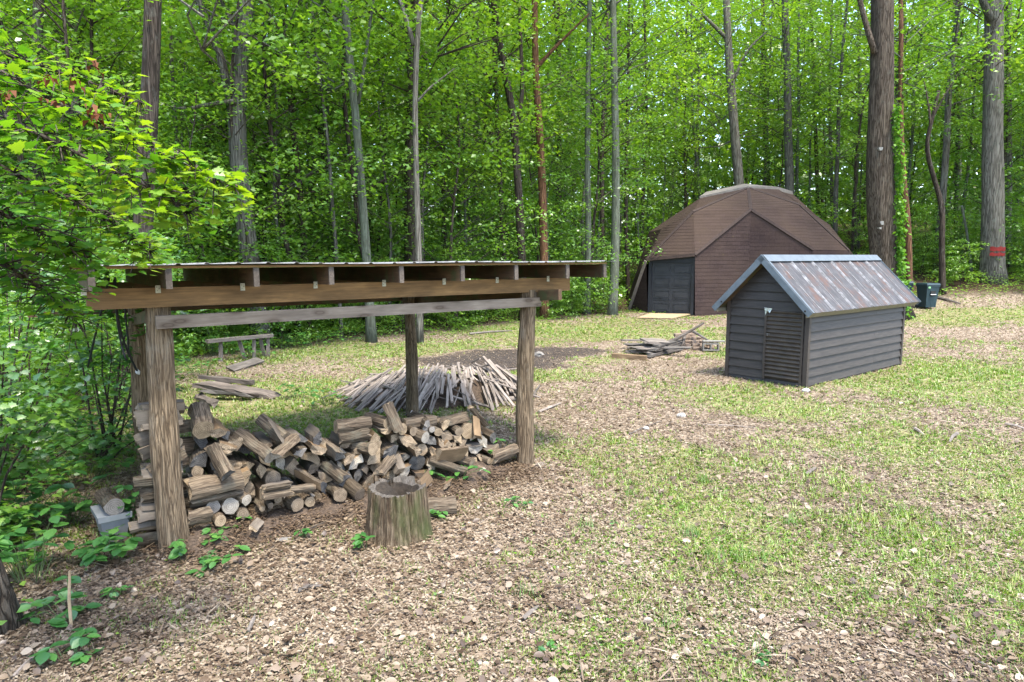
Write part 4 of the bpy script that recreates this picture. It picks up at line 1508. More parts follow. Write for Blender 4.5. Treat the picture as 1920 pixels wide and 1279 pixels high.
for k in range(ns):
    F.append((q0 + k, q0 + (k + 1) % ns, cc_)); MI.append(2)
link('stump_body', mesh('stump_body', V, F, [side_m, top_m, plain('rot_and_hollow_shade', (0.022, 0.017, 0.012), .95, 0, .4, 30, bump=.8)], MI), st, Matrix.Translation((c0.x, c0.y + rS * .8, c0.z)))  # inner rings: dark rotten wood, with the hollow's shade painted into its colour

# ---------------------------------------------------------------- grey tapered tub with a log on it
g0 = G(214, 1024)
tub = empty('grey_tub', (g0.x, g0.y, g0.z), 'tapered pale grey tub with a thick rim standing left of the firewood', 'tub')
mb = MB()


def taper(mb, w0, d0, w1, d1, z0, z1, mi=0):
    V = [(-w0, -d0, z0), (w0, -d0, z0), (w0, d0, z0), (-w0, d0, z0), (-w1, -d1, z1), (w1, -d1, z1), (w1, d1, z1), (-w1, d1, z1)]
    mb.add(V, [(0, 3, 2, 1), (4, 5, 6, 7), (0, 1, 5, 4), (1, 2, 6, 5), (2, 3, 7, 6), (3, 0, 4, 7)], mi)


grey = plain('grey_plastic', (0.17, 0.18, 0.185), .6, 0, .15, 6)
mw = Matrix.Translation((g0.x - .10, g0.y + .16, g0.z)) @ Matrix.Rotation(R(40), 4, 'Z')
taper(mb, .075, .12, .11, .165, -.01, .235)
mb.obj('tub_body', [grey], tub, mw)
mb = MB(); taper(mb, .122, .178, .126, .182, .215, .262); mb.obj('tub_rim', [grey], tub, mw)
q = mw @ Vector((.0, -.16, .262 + .062)); q2 = mw @ Vector((-.02, .17, .262 + .07))
log(q, q2, .066, 'round', 'pale', 'split', 'fat round pale ended log lying on the grey tub', name='log_on_tub')


# ================================================================== KINDLING PILE
kc = Vector((-1.34, 11.75, 0))


def ksurf(x, y):
    """height of the heap of sticks"""
    u_ = (x - kc.x) * .93 + (y - kc.y) * .36; v_ = -(x - kc.x) * .36 + (y - kc.y) * .93
    e = max(0.0, 1 - (u_ / 1.75) ** 2 - (v_ / 1.35) ** 2)
    return float(gh(x, y)) + .37 * e ** .75 * (1 + .30 * u_ / 1.75)


V = []; F = []
n_ = 26
for i in range(n_):
    for j in range(n_):
        x_ = kc.x - 1.75 + 3.5 * i / (n_ - 1); y_ = kc.y - 1.5 + 3.0 * j / (n_ - 1)
        V.append((x_, y_, ksurf(x_, y_) - .06))
for i in range(n_ - 1):
    for j in range(n_ - 1):
        q = i * n_ + j; F.append((q, q + n_, q + n_ + 1, q + 1))
tag(link('bark_mound', mesh('stick_mound', V, F, [M['mulch']])), kind='stuff')
kr = random.Random(9)
cnt = 0
while cnt < 285:
    u_ = kr.uniform(-1.5, 1.5); v_ = kr.uniform(-1.35, .6)
    if (u_ / 1.7) ** 2 + (v_ / 1.4) ** 2 > 1: continue
    x_ = kc.x + u_ * .93 - v_ * .36; y_ = kc.y + u_ * .36 + v_ * .93
    L = kr.uniform(.4, 1.05)
    ang = math.atan2(-1.0, u_ * .40 + kr.gauss(0, .14) + .04)
    if kr.random() < .07: ang += kr.uniform(.7, 1.4)
    dx, dy = math.cos(ang), math.sin(ang)
    a = (x_ - dx * L * .5, y_ - dy * L * .5); b_ = (x_ + dx * L * .5, y_ + dy * L * .5)
    za, zb_ = ksurf(*a), ksurf(*b_); zm = ksurf(x_, y_)
    lift = max(0, zm - (za + zb_) / 2) + kr.uniform(.0, .07)
    p = Vector((a[0], a[1], za + lift + kr.uniform(0, .10))); q = Vector((b_[0], b_[1], zb_ + lift))
    L = round(L / .12) * .12
    d_ = (q - p).normalized(); m_ = (p + q) / 2
    w_ = kr.choice([.022, .03, .038, .048])
    o = plank('kindling_stick', m_ - d_ * L / 2, m_ + d_ * L / 2, w_, kr.choice([.014, .022]), M['stick'], None, kr.uniform(-.6, .6), .002, .02)
    tag(o, 'bleached thin stick in the sprawling heap of sticks behind the firewood', 'stick', 'bleached sticks in the heap behind the shed')
    cnt += 1
for (a, b_, lab, w_) in (((905, 668), (945, 712), 'longest grey stick poking out of the heap top', .04), ((884, 680), (900, 672), 'reddish stick lying crosswise at the heap top', .03),
                         ((888, 690), (920, 684), 'reddish brown stick just below the crosswise one', .03), ((915, 674), (975, 742), 'long grey rail sliding down the right side of the heap', .045),
                         ((928, 684), (1000, 735), 'lowest long grey pole at the right edge of the heap', .045)):
    p, q = AT(a[0], a[1], 12.0), AT(b_[0], b_[1], 11.2 if b_[1] > 700 else 11.8)
    p.z = max(p.z, .05); q.z = max(q.z, .04)
    tag(plank('kindling_stick', p, q, w_, .03, M['stick'], None, .2, .003, .03), lab, 'stick')
p, q = G(888, 756), G(985, 752)
mb = MB(); mb.tube([p + UP * .045, (p + q) / 2 + UP * .05, q + UP * .045], [.042, .047, .044], 10, 0, .06)
tag(mb.obj('bleached_pole', [M['greywood']]), 'smooth pale pole lying flat in front of the stick heap', 'pole')
for i, (a, b_, lab) in enumerate((((1010, 775), (1052, 758), 'pale split stick on the leaves right of the right post'), ((1000, 748), (1012, 725), 'upright pale splinter behind the right post'),
                                  ((1180, 815), (1240, 790), 'thin twig beside the white rock'), ((1885, 798), (1920, 806), 'pale bleached branch cut by the right edge'),
                                  ((1795, 815), (1780, 832), 'short dark chip of wood on the grass at right'), ((1510, 893), (1530, 880), 'small grey bark chip on the lawn centre'),
                                  ((1715, 806), (1732, 818), 'whitish wood chip on the grass at right'), ((560, 1112), (605, 1102), 'pale stick on leaves below the pile'),
                                  ((465, 1190), (480, 1155), 'short pale broken stick in the leaf litter'), ((25, 1275), (80, 1225), 'long pale stick at the bottom left corner'),
                                  ((980, 1165), (1010, 1140), 'short brown stick in the grass at bottom centre'), ((1750, 558), (1800, 572), 'bare branch lying right of the wheelie bin'),
                                  ((1305, 797), (1420, 803), 'long thin twig across the leaf patch'), ((1790, 1225), (1900, 1279), 'thin dark root like twig at bottom right'),
                                  ((880, 628), (960, 622), 'fallen branch at the far edge of the clearing'), ((900, 700), (1000, 690), 'thin dark branch in the ash patch'))):
    p, q = G(*a), G(*b_)
    m_ = (p + q) / 2 + Vector((kr.uniform(-.02, .02), kr.uniform(-.02, .02), .015))
    r_ = .012 + .0012 * p.y
    if 'thin' in lab: r_ *= .5
    if 'bare branch' in lab: r_ = .06
    mb = MB(); mb.tube([p + UP * r_, m_ + UP * r_, q + UP * r_], [r_, r_ * .9, r_ * .5], 6, 0, .1)
    tag(mb.obj('fallen_stick', [M['greywood'] if i % 3 else M['stick']]), lab, 'stick')


def rock(px, py, w, h, mat, label, dz=0, seed=0):
    p = G(px, py)
    rr = np.random.RandomState(seed + int(px))
    s_ = w * p.y / 1280 / 2; hh_ = h * p.y / 1280
    me = bpy.data.meshes.new('rock')
    import bmesh
    bm = bmesh.new(); bmesh.ops.create_icosphere(bm, subdivisions=2, radius=1)
    for v_ in bm.verts:
        f = 1 + rr.randn() * .10
        v_.co = Vector((v_.co.x * s_ * f, v_.co.y * s_ * .8 * f, v_.co.z * hh_ * .6 * f))
    bm.to_mesh(me); bm.free()
    me.materials.append(mat)
    o = link('rock', me, None, Matrix.Translation((p.x, p.y + s_ * .5, p.z + hh_ * .25)))
    return tag(o, label, 'rock')


white = plain('pale_stone', (0.32, 0.31, 0.29), .85, 0, .25, 9, bump=.5)
stone = plain('grey_stone', (0.15, 0.14, 0.125), .9, 0, .3, 9, bump=.5)
rock(1278, 783, 18, 10, white, 'white rock on the leaf covered ground left of the dark shed')
rock(1212, 806, 12, 7, white, 'small pale stone left of the white rock')
rock(1010, 668, 22, 10, stone, 'grey stone in the ash patch beside the right post')
rock(1512, 735, 16, 8, white, 'pale stone at the front corner of the small dark shed')
rock(1675, 1226, 12, 8, white, 'small white pebble at bottom right')
rock(1750, 1246, 14, 9, stone, 'grey pebble near the bottom right corner')
rock(530, 1018, 30, 10, stone, 'flat dark stone in the soil before the woodpile')


# ================================================================== OLD BENCH, OLD WOOD, LUMBER HEAP
def onray(px, py, Y, dz=0):
    p = AT(px, py, Y); return p + UP * dz


bn = empty('old_bench', G(450, 668), 'rickety grey plank bench on thin legs at the edge of the woods', 'bench')
Yb0, Yb1 = 15.2, 16.4
zt = 0.56
pa = AT(388, 640, Yb0); pb = AT(508, 629, Yb1)
plank('bench_top', pa, pb, .22, .07, M['greywood'], bn, 0, .006, .03)
for (px, t_, sl_) in ((413, .2, 0), (446, .48, .10), (480, .72, 0), (493, .82, .06), (505, .95, 0)):
    p = pa.lerp(pb, t_); f = Vector((p.x + sl_, p.y + (.05 if sl_ else -.05), float(gh(p.x, p.y))))
    plank('leg', p - UP * .03, f, .075, .05, M['greywood'], bn, 0, .004, up=Vector((0, 1, 0)))
p, q = G(432, 697), G(488, 682)
tag(plank('fallen_board', p + UP * .05, q + UP * .09, .22, .04, M['greywood'], None, .35, .006, .03), 'loose grey board on the ground below the old bench', 'board')
ow = [((380, 722), (478, 716), .09, .075, 'top silvery rotten board of the old wood heap behind the left post'), ((376, 732), (512, 742), .10, .06, 'long split grey board pointing right in the old wood heap'),
      ((384, 742), (470, 745), .10, .05, 'lowest dark board of the old wood heap'), ((372, 728), (440, 713), .05, .05, 'thin pale branch over the old wood heap'), ((372, 742), (402, 758), .06, .05, 'short grey piece at the left end of the old wood heap'),
      ((430, 720), (505, 738), .07, .05, 'cracked ridge board along the right of the old wood heap')]
for i, (a, b_, w_, h_, lab) in enumerate(ow):
    p, q = G(a[0], a[1] + 8), G(b_[0], b_[1] + 5)
    tag(plank('old_board', p + UP * (.05 + .035 * (5 - i)), q + UP * (.04 + .02 * (i % 3)), w_ * 2, h_, M['oldgrey'] if i != 2 else M['darkboard'], None, .3 * math.sin(i * 2), .022, .14), lab, 'board')

# lumber and stone heap between stick heap and dome
p, q = G(1148, 671), G(1212, 676)
tag(plank('long_plank', p + UP * .06, q + UP * .06, .12, .11, M['split'], None, 0, .004), 'long brown timber lying flat at the front of the lumber heap', 'timber')
hp = random.Random(4)
dbl = ['dark weathered board in the left half of the lumber heap']
for i in range(16):
    px0 = hp.uniform(1162, 1215); py0 = hp.uniform(654, 668)
    p = G(px0, py0); L = hp.uniform(.5, 1.1)
    a = R(hp.uniform(-25, 35))
    z_ = .06 + .035 * (i // 3) + hp.uniform(0, .02)
    d_ = Vector((math.cos(a), math.sin(a), hp.uniform(-.03, .05)))
    tag(plank('old_board', p + UP * z_, p + d_ * L + UP * z_, .16, .03, M['darkboard'] if i % 3 else M['greywood'], None, hp.uniform(-.15, .15), .006, .04), dbl[0], 'board', 'dark boards in the lumber heap')
p = G(1205, 664)
tag(plank('old_board', p + UP * .34, p + UP * .30 + Vector((.62, .1, 0)), .42, .05, M['greywood'], None, .1, .012, .05), 'wide grey slab on top of the dark boards', 'board')
for i in range(5):
    p, q = G(1214 + 4 * i, 672 - i), G(1275 + 3 * i, 658 - 2 * i)
    tag(plank('old_board', p + UP * (.05 + .05 * i), q + UP * (.05 + .05 * i), .2, .035, M['darkboard'], None, hp.uniform(-.1, .1), .006, .03), 'long dark board running right through the lumber heap', 'board', 'long dark boards in the lumber heap')
brickm = plain('stacked_stone', (0.19, 0.145, 0.11), .9, 0, .35, 7, bump=.5)
bc = G(1290, 656)
import bmesh
for row in range(6):
    nb_ = 7 - row
    for k in range(nb_):
        me = LOGLIB.get(('stone', (row + k) % 3))
        if me is None:
            V = []; 
            for (sx, sy, sz) in ((-1, -1, -1), (1, -1, -1), (1, 1, -1), (-1, 1, -1), (-1, -1, 1), (1, -1, 1), (1, 1, 1), (-1, 1, 1)):
                V.append((sx * .095 + hp.uniform(-.018, .018), sy * .09 + hp.uniform(-.02, .02), sz * .042 + hp.uniform(-.008, .008)))
            me = mesh('heap_stone', V, [(0, 3, 2, 1), (4, 5, 6, 7), (0, 1, 5, 4), (1, 2, 6, 5), (2, 3, 7, 6), (3, 0, 4, 7)], [brickm])
            bm = bmesh.new(); bm.from_mesh(me); bmesh.ops.bevel(bm, geom=list(bm.edges), offset=.012, segments=1, affect='EDGES'); bm.to_mesh(me); bm.free()
            LOGLIB[('stone', (row + k) % 3)] = me
        x_ = bc.x + (k - (nb_ - 1) / 2) * .195 + hp.uniform(-.02, .02) + .08 * (row % 2)
        m_ = Matrix.Translation((x_, bc.y + .12 * row * .6 + hp.uniform(-.02, .02), float(gh(x_, bc.y)) + .04 + .078 * row)) @ Matrix.Rotation(hp.uniform(-.15, .15), 4, 'Z') @ Matrix.Rotation(hp.uniform(-.06, .06), 4, 'Y')
        tag(link('heap_stone', me, None, m_), 'flat tan stone in the low stone heap by the leaning branch', 'stone', 'flat stones in the heap left of the small dark shed')
Yl = bc.y - .15
for (pts, w_, lab) in (([(1222, 658), (1262, 640), (1295, 620), (1320, 605)], 8, 'bleached crooked branch leaning up right over the stone heap'),
                       ([(1300, 622), (1318, 632), (1332, 641)], 6, 'dark branch sloping down right over the stone heap'),
                       ([(1284, 628), (1282, 642), (1276, 656)], 5, 'short forked grey branch hanging in front of the stone heap')):
    P = [AT(a, b_, Yl + .25 * (i == 0)) for i, (a, b_) in enumerate(pts)]
    for p in P: p.z = max(p.z, .04)
    mb = MB(); r_ = w_ * Yl / 2560; mb.tube(polyline(P, 8), [r_ * (1.0 - .08 * i) for i in range(8)], 7, 0, .12)
    tag(mb.obj('leaning_branch', [M['greywood'] if w_ != 6 else M['darkboard']]), lab, 'branch')
cbm = plain('concrete', (0.17, 0.165, 0.15), .95, 0, .2, 30, bump=.4)
p = G(1332, 659)
cb = empty('concrete_block', p, 'grey concrete block lying on its side with two dark holes facing out', 'concrete block')
mb = MB()
W_, H_, D_ = .2, .095, .1
w3 = .03
for (a, b_) in ((-W_, -W_ + w3), (-w3 / 2, w3 / 2), (W_ - w3, W_)):
    mb.box((a, -D_, w3), (b_, D_, 2 * H_ - w3))
mb.box((-W_, -D_, 0), (W_, D_, w3)); mb.box((-W_, -D_, 2 * H_ - w3), (W_, D_, 2 * H_))
mb.obj('block_body', [cbm], cb, Matrix.Translation((p.x, p.y, p.z + .03)) @ Matrix.Rotation(R(-8), 4, 'Z'))
mb = MB(); mb.box((-.2, -.09, .222), (.34, .10, .25)); mb.obj('block_cap', [cbm], cb, Matrix.Translation((p.x, p.y, p.z + .03)) @ Matrix.Rotation(R(-6), 4, 'Z'))


# ================================================================== DOME HOUSE
dz0 = -0.12
dome = empty('dome_house', (11.3, 33, 0), 'brown shingled faceted dome house with a dark garage door in a recess', 'dome house')
sm = NT('brown_shingle')
tc_ = sm.n('UVMap') if False else sm.n('TexCoord')
bt = sm.n('TexBrick')
mp_ = sm.n('Mapping'); sm.l(tc_.outputs['UV'], mp_.inputs[0])
sm.l(mp_.outputs[0], bt.inputs['Vector'])
bt.inputs['Scale'].default_value = 1.0
bt.inputs['Brick Width'].default_value = 0.42; bt.inputs['Row Height'].default_value = 0.155
bt.inputs['Mortar Size'].default_value = 0.005; bt.inputs['Mortar Smooth'].default_value = .3
bt.inputs['Color1'].default_value = (0.031, 0.0215, 0.020, 1); bt.inputs['Color2'].default_value = (0.040, 0.028, 0.0265, 1)
bt.inputs['Mortar'].default_value = (0.022, 0.014, 0.013, 1)
bt.offset = .5
n1 = sm.noise(sm.coord('Object', (1, 1, 1)), .55, 5, .6)
n2 = sm.noise(sm.coord('Object', (1, 1, 1)), 14, 5, .7)
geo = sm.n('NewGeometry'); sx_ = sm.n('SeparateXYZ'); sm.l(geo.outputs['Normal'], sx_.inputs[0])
c = sm.mix(1.0, bt.outputs[0], sm.ramp(n2, [(0.3, (0.75,) * 3), (.7, (1.25,) * 3)]), 'MULTIPLY')
c = sm.mix(sm.ramp(n1, [(0.42, (0, 0, 0)), (0.66, (.55,) * 3)]), c, (0.055, 0.038, 0.03))
# patchy lighter tan mixed into the faces that look upward, wherever they are
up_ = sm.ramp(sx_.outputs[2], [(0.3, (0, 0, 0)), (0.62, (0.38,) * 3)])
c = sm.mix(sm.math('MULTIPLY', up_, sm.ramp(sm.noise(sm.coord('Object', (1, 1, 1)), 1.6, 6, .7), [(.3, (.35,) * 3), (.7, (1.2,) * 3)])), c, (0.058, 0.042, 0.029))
mo = sm.noise(sm.coord('Object', (1, 1, 1)), 2.4, 6, .75)
c = sm.mix(sm.ramp(mo, [(0.63, (0, 0, 0)), (0.70, (.6,) * 3)]), c, (0.075, 0.06, 0.025))
sm.bsdf(c, .95, sm.bump(sm.math('ADD', bt.outputs['Fac'], sm.math('MULTIPLY', n2, -.3)), -.5, .02), spec=.1)
shm = sm.m


def facet(name, pts, course=0.155):
    """one flat face of the dome cut into lapped shingle courses that each stand proud at their lower edge"""
    P = [Vector(p) for p in pts]
    nrm = (P[1] - P[0]).cross(P[2] - P[0]).normalized()
    cen = sum(P, Vector()) / len(P)
    if nrm.dot(cen - Vector((11.3, 33, 1.0))) < 0:
        P.reverse(); nrm = -nrm
    hz = Vector((-nrm.y, nrm.x, 0))
    hz = hz.normalized() if hz.length > .05 else Vector((1, 0, 0))
    up = nrm.cross(hz).normalized()
    if up.z < 0: up = -up
    o_ = Vector((0, 0, 0))
    Q = [((p - o_).dot(hz), (p - o_).dot(up)) for p in P]
    nd = P[0].dot(nrm)
    lo = min(q[1] for q in Q); hi = max(q[1] for q in Q)
    k0 = math.floor(lo / course); k1 = math.ceil(hi / course)
    V = []; F = []; UV = []

    def clip(poly, val, keep_above):
        out = []
        for i in range(len(poly)):
            a, b_ = poly[i], poly[(i + 1) % len(poly)]
            ia = (a[1] >= val) == keep_above or abs(a[1] - val) < 1e-9
            ib = (b_[1] >= val) == keep_above or abs(b_[1] - val) < 1e-9
            if ia: out.append(a)
            if ia != ib and abs(b_[1] - a[1]) > 1e-9:
                f = (val - a[1]) / (b_[1] - a[1])
                out.append((a[0] + (b_[0] - a[0]) * f, val))
        return out
    for k in range(k0, k1):
        y0, y1 = k * course, (k + 1) * course
        pl = clip(clip(Q, y0, True), y1, False)
        if len(pl) < 3: continue
        b0 = len(V)
        for (a, b_) in pl:
            f = (b_ - y0) / course
            V.append(hz * a + up * b_ + nrm * (nd + .007 * (1 - f))); UV.append((a, b_))
        F.append(tuple(range(b0, len(V))))
        low = sorted([q for q in pl if abs(q[1] - y0) < 1e-6])
        if len(low) >= 2:
            b0 = len(V)
            a, b_ = low[0], low[-1]
            for (q, dn) in ((a, .007), (b_, .007), (b_, -.004), (a, -.004)):
                V.append(hz * q[0] + up * q[1] + nrm * (nd + dn)); UV.append((q[0], q[1] - .003))
            F.append((b0, b0 + 1, b0 + 2, b0 + 3))
    me = mesh(name, V, F, [shm])
    uvl = me.uv_layers.new(name='UVMap')
    for lp in me.loops:
        uvl.data[lp.index].uv = UV[lp.vertex_index]
    return link(name, me, dome)


def D(px, py, Y):
    return AT(px, py, Y)


t0 = D(1314, 371, 31.4); t1 = D(1403, 352, 30.6); t2 = D(1458, 354, 31.6)
Lp = D(1300, 397, 29.0); V1 = D(1408, 393, 28.7); R1 = D(1499, 384, 30.0); V0 = D(1303, 478, 27.7)
E = D(1212, 487, 28.9); V2 = D(1525, 468, 28.7); R2 = D(1592, 470, 29.8); S1 = D(1240, 430, 30.8); S2 = D(1192, 518, 31.2)
S3 = D(1555, 421, 32.4); S4 = D(1618, 500, 33.2)
gz = lambda p: Vector((p.x, p.y, -0.15))
B0 = D(1303, 592, 27.7); B0.z = -.15
Bl = D(1178, 592, 30.2); Bl.z = -.1
Bdl = D(1214, 588, 28.9); Bdl.z = -.1
B2 = Vector((V2.x, V2.y, -.15)); B1 = Vector((V1.x, V1.y, -.15)); B3 = Vector((R2.x, R2.y, -.15))
M1 = (V0 + V1) / 2
facet('roof_facet', [t0, t1, Lp]); facet('roof_facet', [t0, Lp, S1]); facet('roof_facet', [t1, V1, Lp]); facet('roof_facet', [Lp, V1, V0])
facet('roof_facet', [Lp, V0, E]); facet('roof_facet', [Lp, E, S1]); facet('roof_facet', [S1, E, S2])
facet('roof_facet', [t1, R1, V1]); facet('roof_facet', [V1, R1, V2]); facet('roof_facet', [R1, R2, V2])
facet('roof_facet', [t1, t2, R1]); facet('roof_facet', [t2, S3, R1]); facet('roof_facet', [R1, S3, R2]); facet('roof_facet', [R2, S3, S4])
facet('wall_facet', [V1, V0, B0, B1]); facet('wall_facet', [V1, B1, B2, V2])
facet('wall_facet', [V2, B2, B3, R2])
facet('wall_facet', [R2, B3, S4]); facet('wall_facet', [B3, Vector((16.2, 31.0, 0)), S4])
facet('wall_facet', [S2, E, Bl]); facet('wall_facet', [E, Bdl, Bl])
# the rest of the shell behind
cx, cyy = 11.3, 33.4
bk = []
for a in (165, 125, 85, 45, 8):
    bk.append((Vector((cx + 2.0 * math.cos(R(a)), cyy - .6 + 2.0 * math.sin(R(a)), t1.z)), Vector((cx + 4.6 * math.cos(R(a)), cyy + 4.4 * math.sin(R(a)), 3.6)), Vector((cx + 5.7 * math.cos(R(a)), cyy + 5.2 * math.sin(R(a)), -.1))))
ringT = [t0] + [b_[0] for b_ in bk] + [t2]; ringM = [S1] + [b_[1] for b_ in bk] + [S3]; ringB = [Bl] + [b_[2] for b_ in bk] + [Vector((16.2, 31.0, 0))]
for i in range(6):
    facet('roof_facet', [ringT[i], ringT[i + 1], ringM[i]]); facet('roof_facet', [ringT[i + 1], ringM[i + 1], ringM[i]])
    facet('wall_facet', [ringM[i], ringM[i + 1], ringB[i]]); facet('wall_facet', [ringM[i + 1], ringB[i + 1], ringB[i]])
facet('roof_facet', [S1, S2, bk[0][1]]) if False else None
link('roof_facet', mesh('roof_facet', [S1, S2, Bl], [(0, 2, 1)], [shm]), dome)
link('roof_facet', mesh('roof_facet', [S3, S4, Vector((16.2, 31.0, 0))], [(0, 1, 2)], [shm]), dome)
capm = plain('pale_cap_flashing', (0.12, 0.11, 0.10), .8, 0, .2, 3)
cap = [t0, t1, t2] + [b_[0] for b_ in bk[::-1]]
cc3 = sum(cap, Vector()) / len(cap)
V = [p + (p - cc3).normalized() * .10 + UP * .02 - UP * .16 for p in cap] + [p + (p - cc3).normalized() * .06 + UP * .07 for p in cap] + [cc3 + UP * .45]
nn_ = len(cap)
F = [(i, (i + 1) % nn_, nn_ + (i + 1) % nn_, nn_ + i) for i in range(nn_)] + [(nn_ + i, nn_ + (i + 1) % nn_, 2 * nn_) for i in range(nn_)] + [tuple(range(nn_ - 1, -1, -1))]
link('top_cap', mesh('top_cap', V, F, [capm]), dome)
# hip strips along the facet edges
hipm = plain('hip_shingle', (0.032, 0.022, 0.019), .95, 0, .3, 10)
for (a, b_) in ((V1, V0), (V1, V2), (t1, V1), (Lp, E), (t1, Lp), (t1, R1), (R1, R2), (E, V0)):
    out = ((a + b_) / 2 - Vector((11.3, 33, 1.0))).normalized()
    plank('hip_strip', a + out * .012, b_ + out * .012, .13, .03, hipm, dome, 0, .002, up=out)
greyt = plain('grey_trim_board', (0.2, 0.165, 0.145), .85, 0, .2, 6)
plank('trim_board', E + Vector((-.05, -.1, -.05)), Bl + Vector((0, -.1, .1)), .13, .04, greyt, dome, 0, .002, up=Vector((-.5, -.8, .1)))
# garage door in its recess
dl, dr_ = Vector((Bdl.x + .02, Bdl.y + .05, 0)), Vector((B0.x - .03, B0.y + .10, 0))
ddx = (dr_ - dl); dw = ddx.length; ddx.normalize(); dn = Vector((ddx.y, -ddx.x, 0))
ang = math.atan2(ddx.y, ddx.x)
DM = Matrix.Translation(dl) @ Matrix.Rotation(ang, 4, 'Z')
dkm = plain('dark_door_paint', (0.026, 0.028, 0.032), .6, 0, .2, 3)
dk2 = plain('dark_frame_paint', (0.016, 0.018, 0.022), .6, 0, .2, 3)
Hd = 2.12
mb = MB(); mb.box((0, -.02, -.1), (.13, .12, Hd + .30)); mb.obj('door_post', [dk2], dome, DM)
mb = MB(); mb.box((dw - .12, -.04, -.1), (dw, .12, Hd + .30)); mb.obj('door_post', [dk2], dome, DM)
mb = MB(); mb.box((.13, .0, Hd), (dw - .12, .11, Hd + .32)); mb.obj('door_header', [dk2], dome, DM)
door = MB(); door.box((.13, .085, 0), (dw - .12, .12, Hd))
dob = door.obj('garage_door', [dk2], dome, DM)
wd_ = dw - .25
for r_ in range(4):
    mb = MB()
    z0 = .02 + r_ * (Hd - .02) / 4; z1 = z0 + (Hd - .02) / 4 - .012
    mb.box((.135, .055, z0), (dw - .125, .083, z1))
    for c_ in range(2):
        xa = .135 + wd_ * (c_ + .08) / 2; xb = .135 + wd_ * (c_ + .92) / 2
        a0, a1 = z0 + .09, z1 - .09
        for (lo, hi) in (((xa, .040, a0), (xb, .0545, a0 + .025)), ((xa, .040, a1 - .025), (xb, .0545, a1)), ((xa, .040, a0 + .026), (xa + .025, .0545, a1 - .026)), ((xb - .025, .040, a0 + .026), (xb, .0545, a1 - .026)),
                         ((xa + .07, .045, a0 + .06), (xb - .07, .0545, a1 - .06))):
            mb.box(lo, hi)
    mb.obj('door_panel', [dkm], dob, DM)
# pale sheet on the ground in front of it
p, q = G(1203, 597), G(1290, 591)
V = [G(1196, 598), G(1262, 599), G(1296, 591), G(1218, 590)]
V = [v_ + UP * .03 for v_ in V] + [v_ + UP * .06 for v_ in V]
tag(mesh and link('plywood_sheet', mesh('plywood_sheet', V, [(0, 3, 2, 1), (4, 5, 6, 7), (0, 1, 5, 4), (1, 2, 6, 5), (2, 3, 7, 6), (3, 0, 4, 7)], [M['palewood']])), 'pale plywood sheet lying on the ground before the garage door', 'plywood')


# ================================================================== SMALL DARK SHED
sp = G(1510, 727)
sl_, sr_ = G(1363, 700), G(1688, 684)
v_ = (sr_ - sp); v_.z = 0; SL_ = v_.length; v_.normalize()
u_ = Vector((-v_.y, v_.x, 0))
uv2 = (sl_ - sp); uv2.z = 0
SW = 1.64
ps_ = Vector((sp.x, sp.y, -0.05))
hut = empty('small_shed', (sp.x, sp.y, 0), 'small dark brown lap sided shed with a rusty ridged metal gable roof', 'shed')
HM = Matrix((( -u_.x, v_.x, 0, ps_.x), (-u_.y, v_.y, 0, ps_.y), (0, 0, 1, ps_.z), (0, 0, 0, 1)))
# local frame: -x runs along the gable end away from the front corner, +y along the long wall; outside is -y (gable) and +x (long wall)
HM = Matrix(((-u_.x, v_.x, 0, ps_.x), (-u_.y, v_.y, 0, ps_.y), (0, 0, 1, ps_.z), (0, 0, 0, 1)))
HE, HRg = 1.60, 2.42
t = NT('dark_brown_siding')
n1 = t.noise(t.coord('Object', (1, 1, 9), rnd=True), 3, 5, .6)
n2 = t.noise(t.coord('Object', (1, 1, 1), rnd=True), 30, 4, .7)
c = t.ramp(n1, [(.3, (0.026, 0.022, 0.019)), (.7, (0.045, 0.038, 0.033))])
c = t.mix(t.ramp(n2, [(.66, (0, 0, 0)), (.74, (.5,) * 3)]), c, (0.2, 0.18, 0.16))
sid = t.bsdf(c, .62, t.bump(n2, .15, .003), spec=.35)
trm = plain('dark_trim', (0.042, 0.034, 0.028), .6, 0, .15, 4)
core = MB()
core.box((-SW + .03, .03, 0), (-.03, SL_ - .03, HE - .02))
core.add([(-SW + .05, .035, HE - .02), (-.05, .035, HE - .02), (-SW / 2, .035, HRg - .08), (-SW + .05, SL_ - .035, HE - .02), (-.05, SL_ - .035, HE - .02), (-SW / 2, SL_ - .035, HRg - .08)],
         [(0, 1, 2), (5, 4, 3), (0, 3, 4, 1), (1, 4, 5, 2), (2, 5, 3, 0)])
core.obj('wall', [trm], hut, HM)
ex = .165
DX0, DX1, DZ0, DZ1 = -.80, -.10, .16, 1.46


def lapboard(x0, x1, z0, wall='gable', z1=None, tri=None):
    z1 = z0 + ex + .012 if z1 is None else z1
    th0, th1 = .046, .008
    if wall == 'gable':
        xa0, xb0, xa1, xb1 = x0, x1, x0, x1
        if tri: xa1, xb1 = tri
        V = [(xa0, .028, z0), (xb0, .028, z0), (xb1, .028, z1), (xa1, .028, z1), (xa0, .028 - th0, z0), (xb0, .028 - th0, z0), (xb1, .028 - th1, z1), (xa1, .028 - th1, z1)]
    else:
        V = [(-.028, x0, z0), (-.028, x1, z0), (-.028, x1, z1), (-.028, x0, z1), (-.028 + th0, x0, z0), (-.028 + th0, x1, z0), (-.028 + th1, x1, z1), (-.028 + th1, x0, z1)]
    F = [(0, 1, 2, 3), (4, 7, 6, 5), (0, 4, 5, 1), (1, 5, 6, 2), (2, 6, 7, 3), (3, 7, 4, 0)]
    link('siding_board', mesh('siding_board', V, F, [sid]), hut, HM)


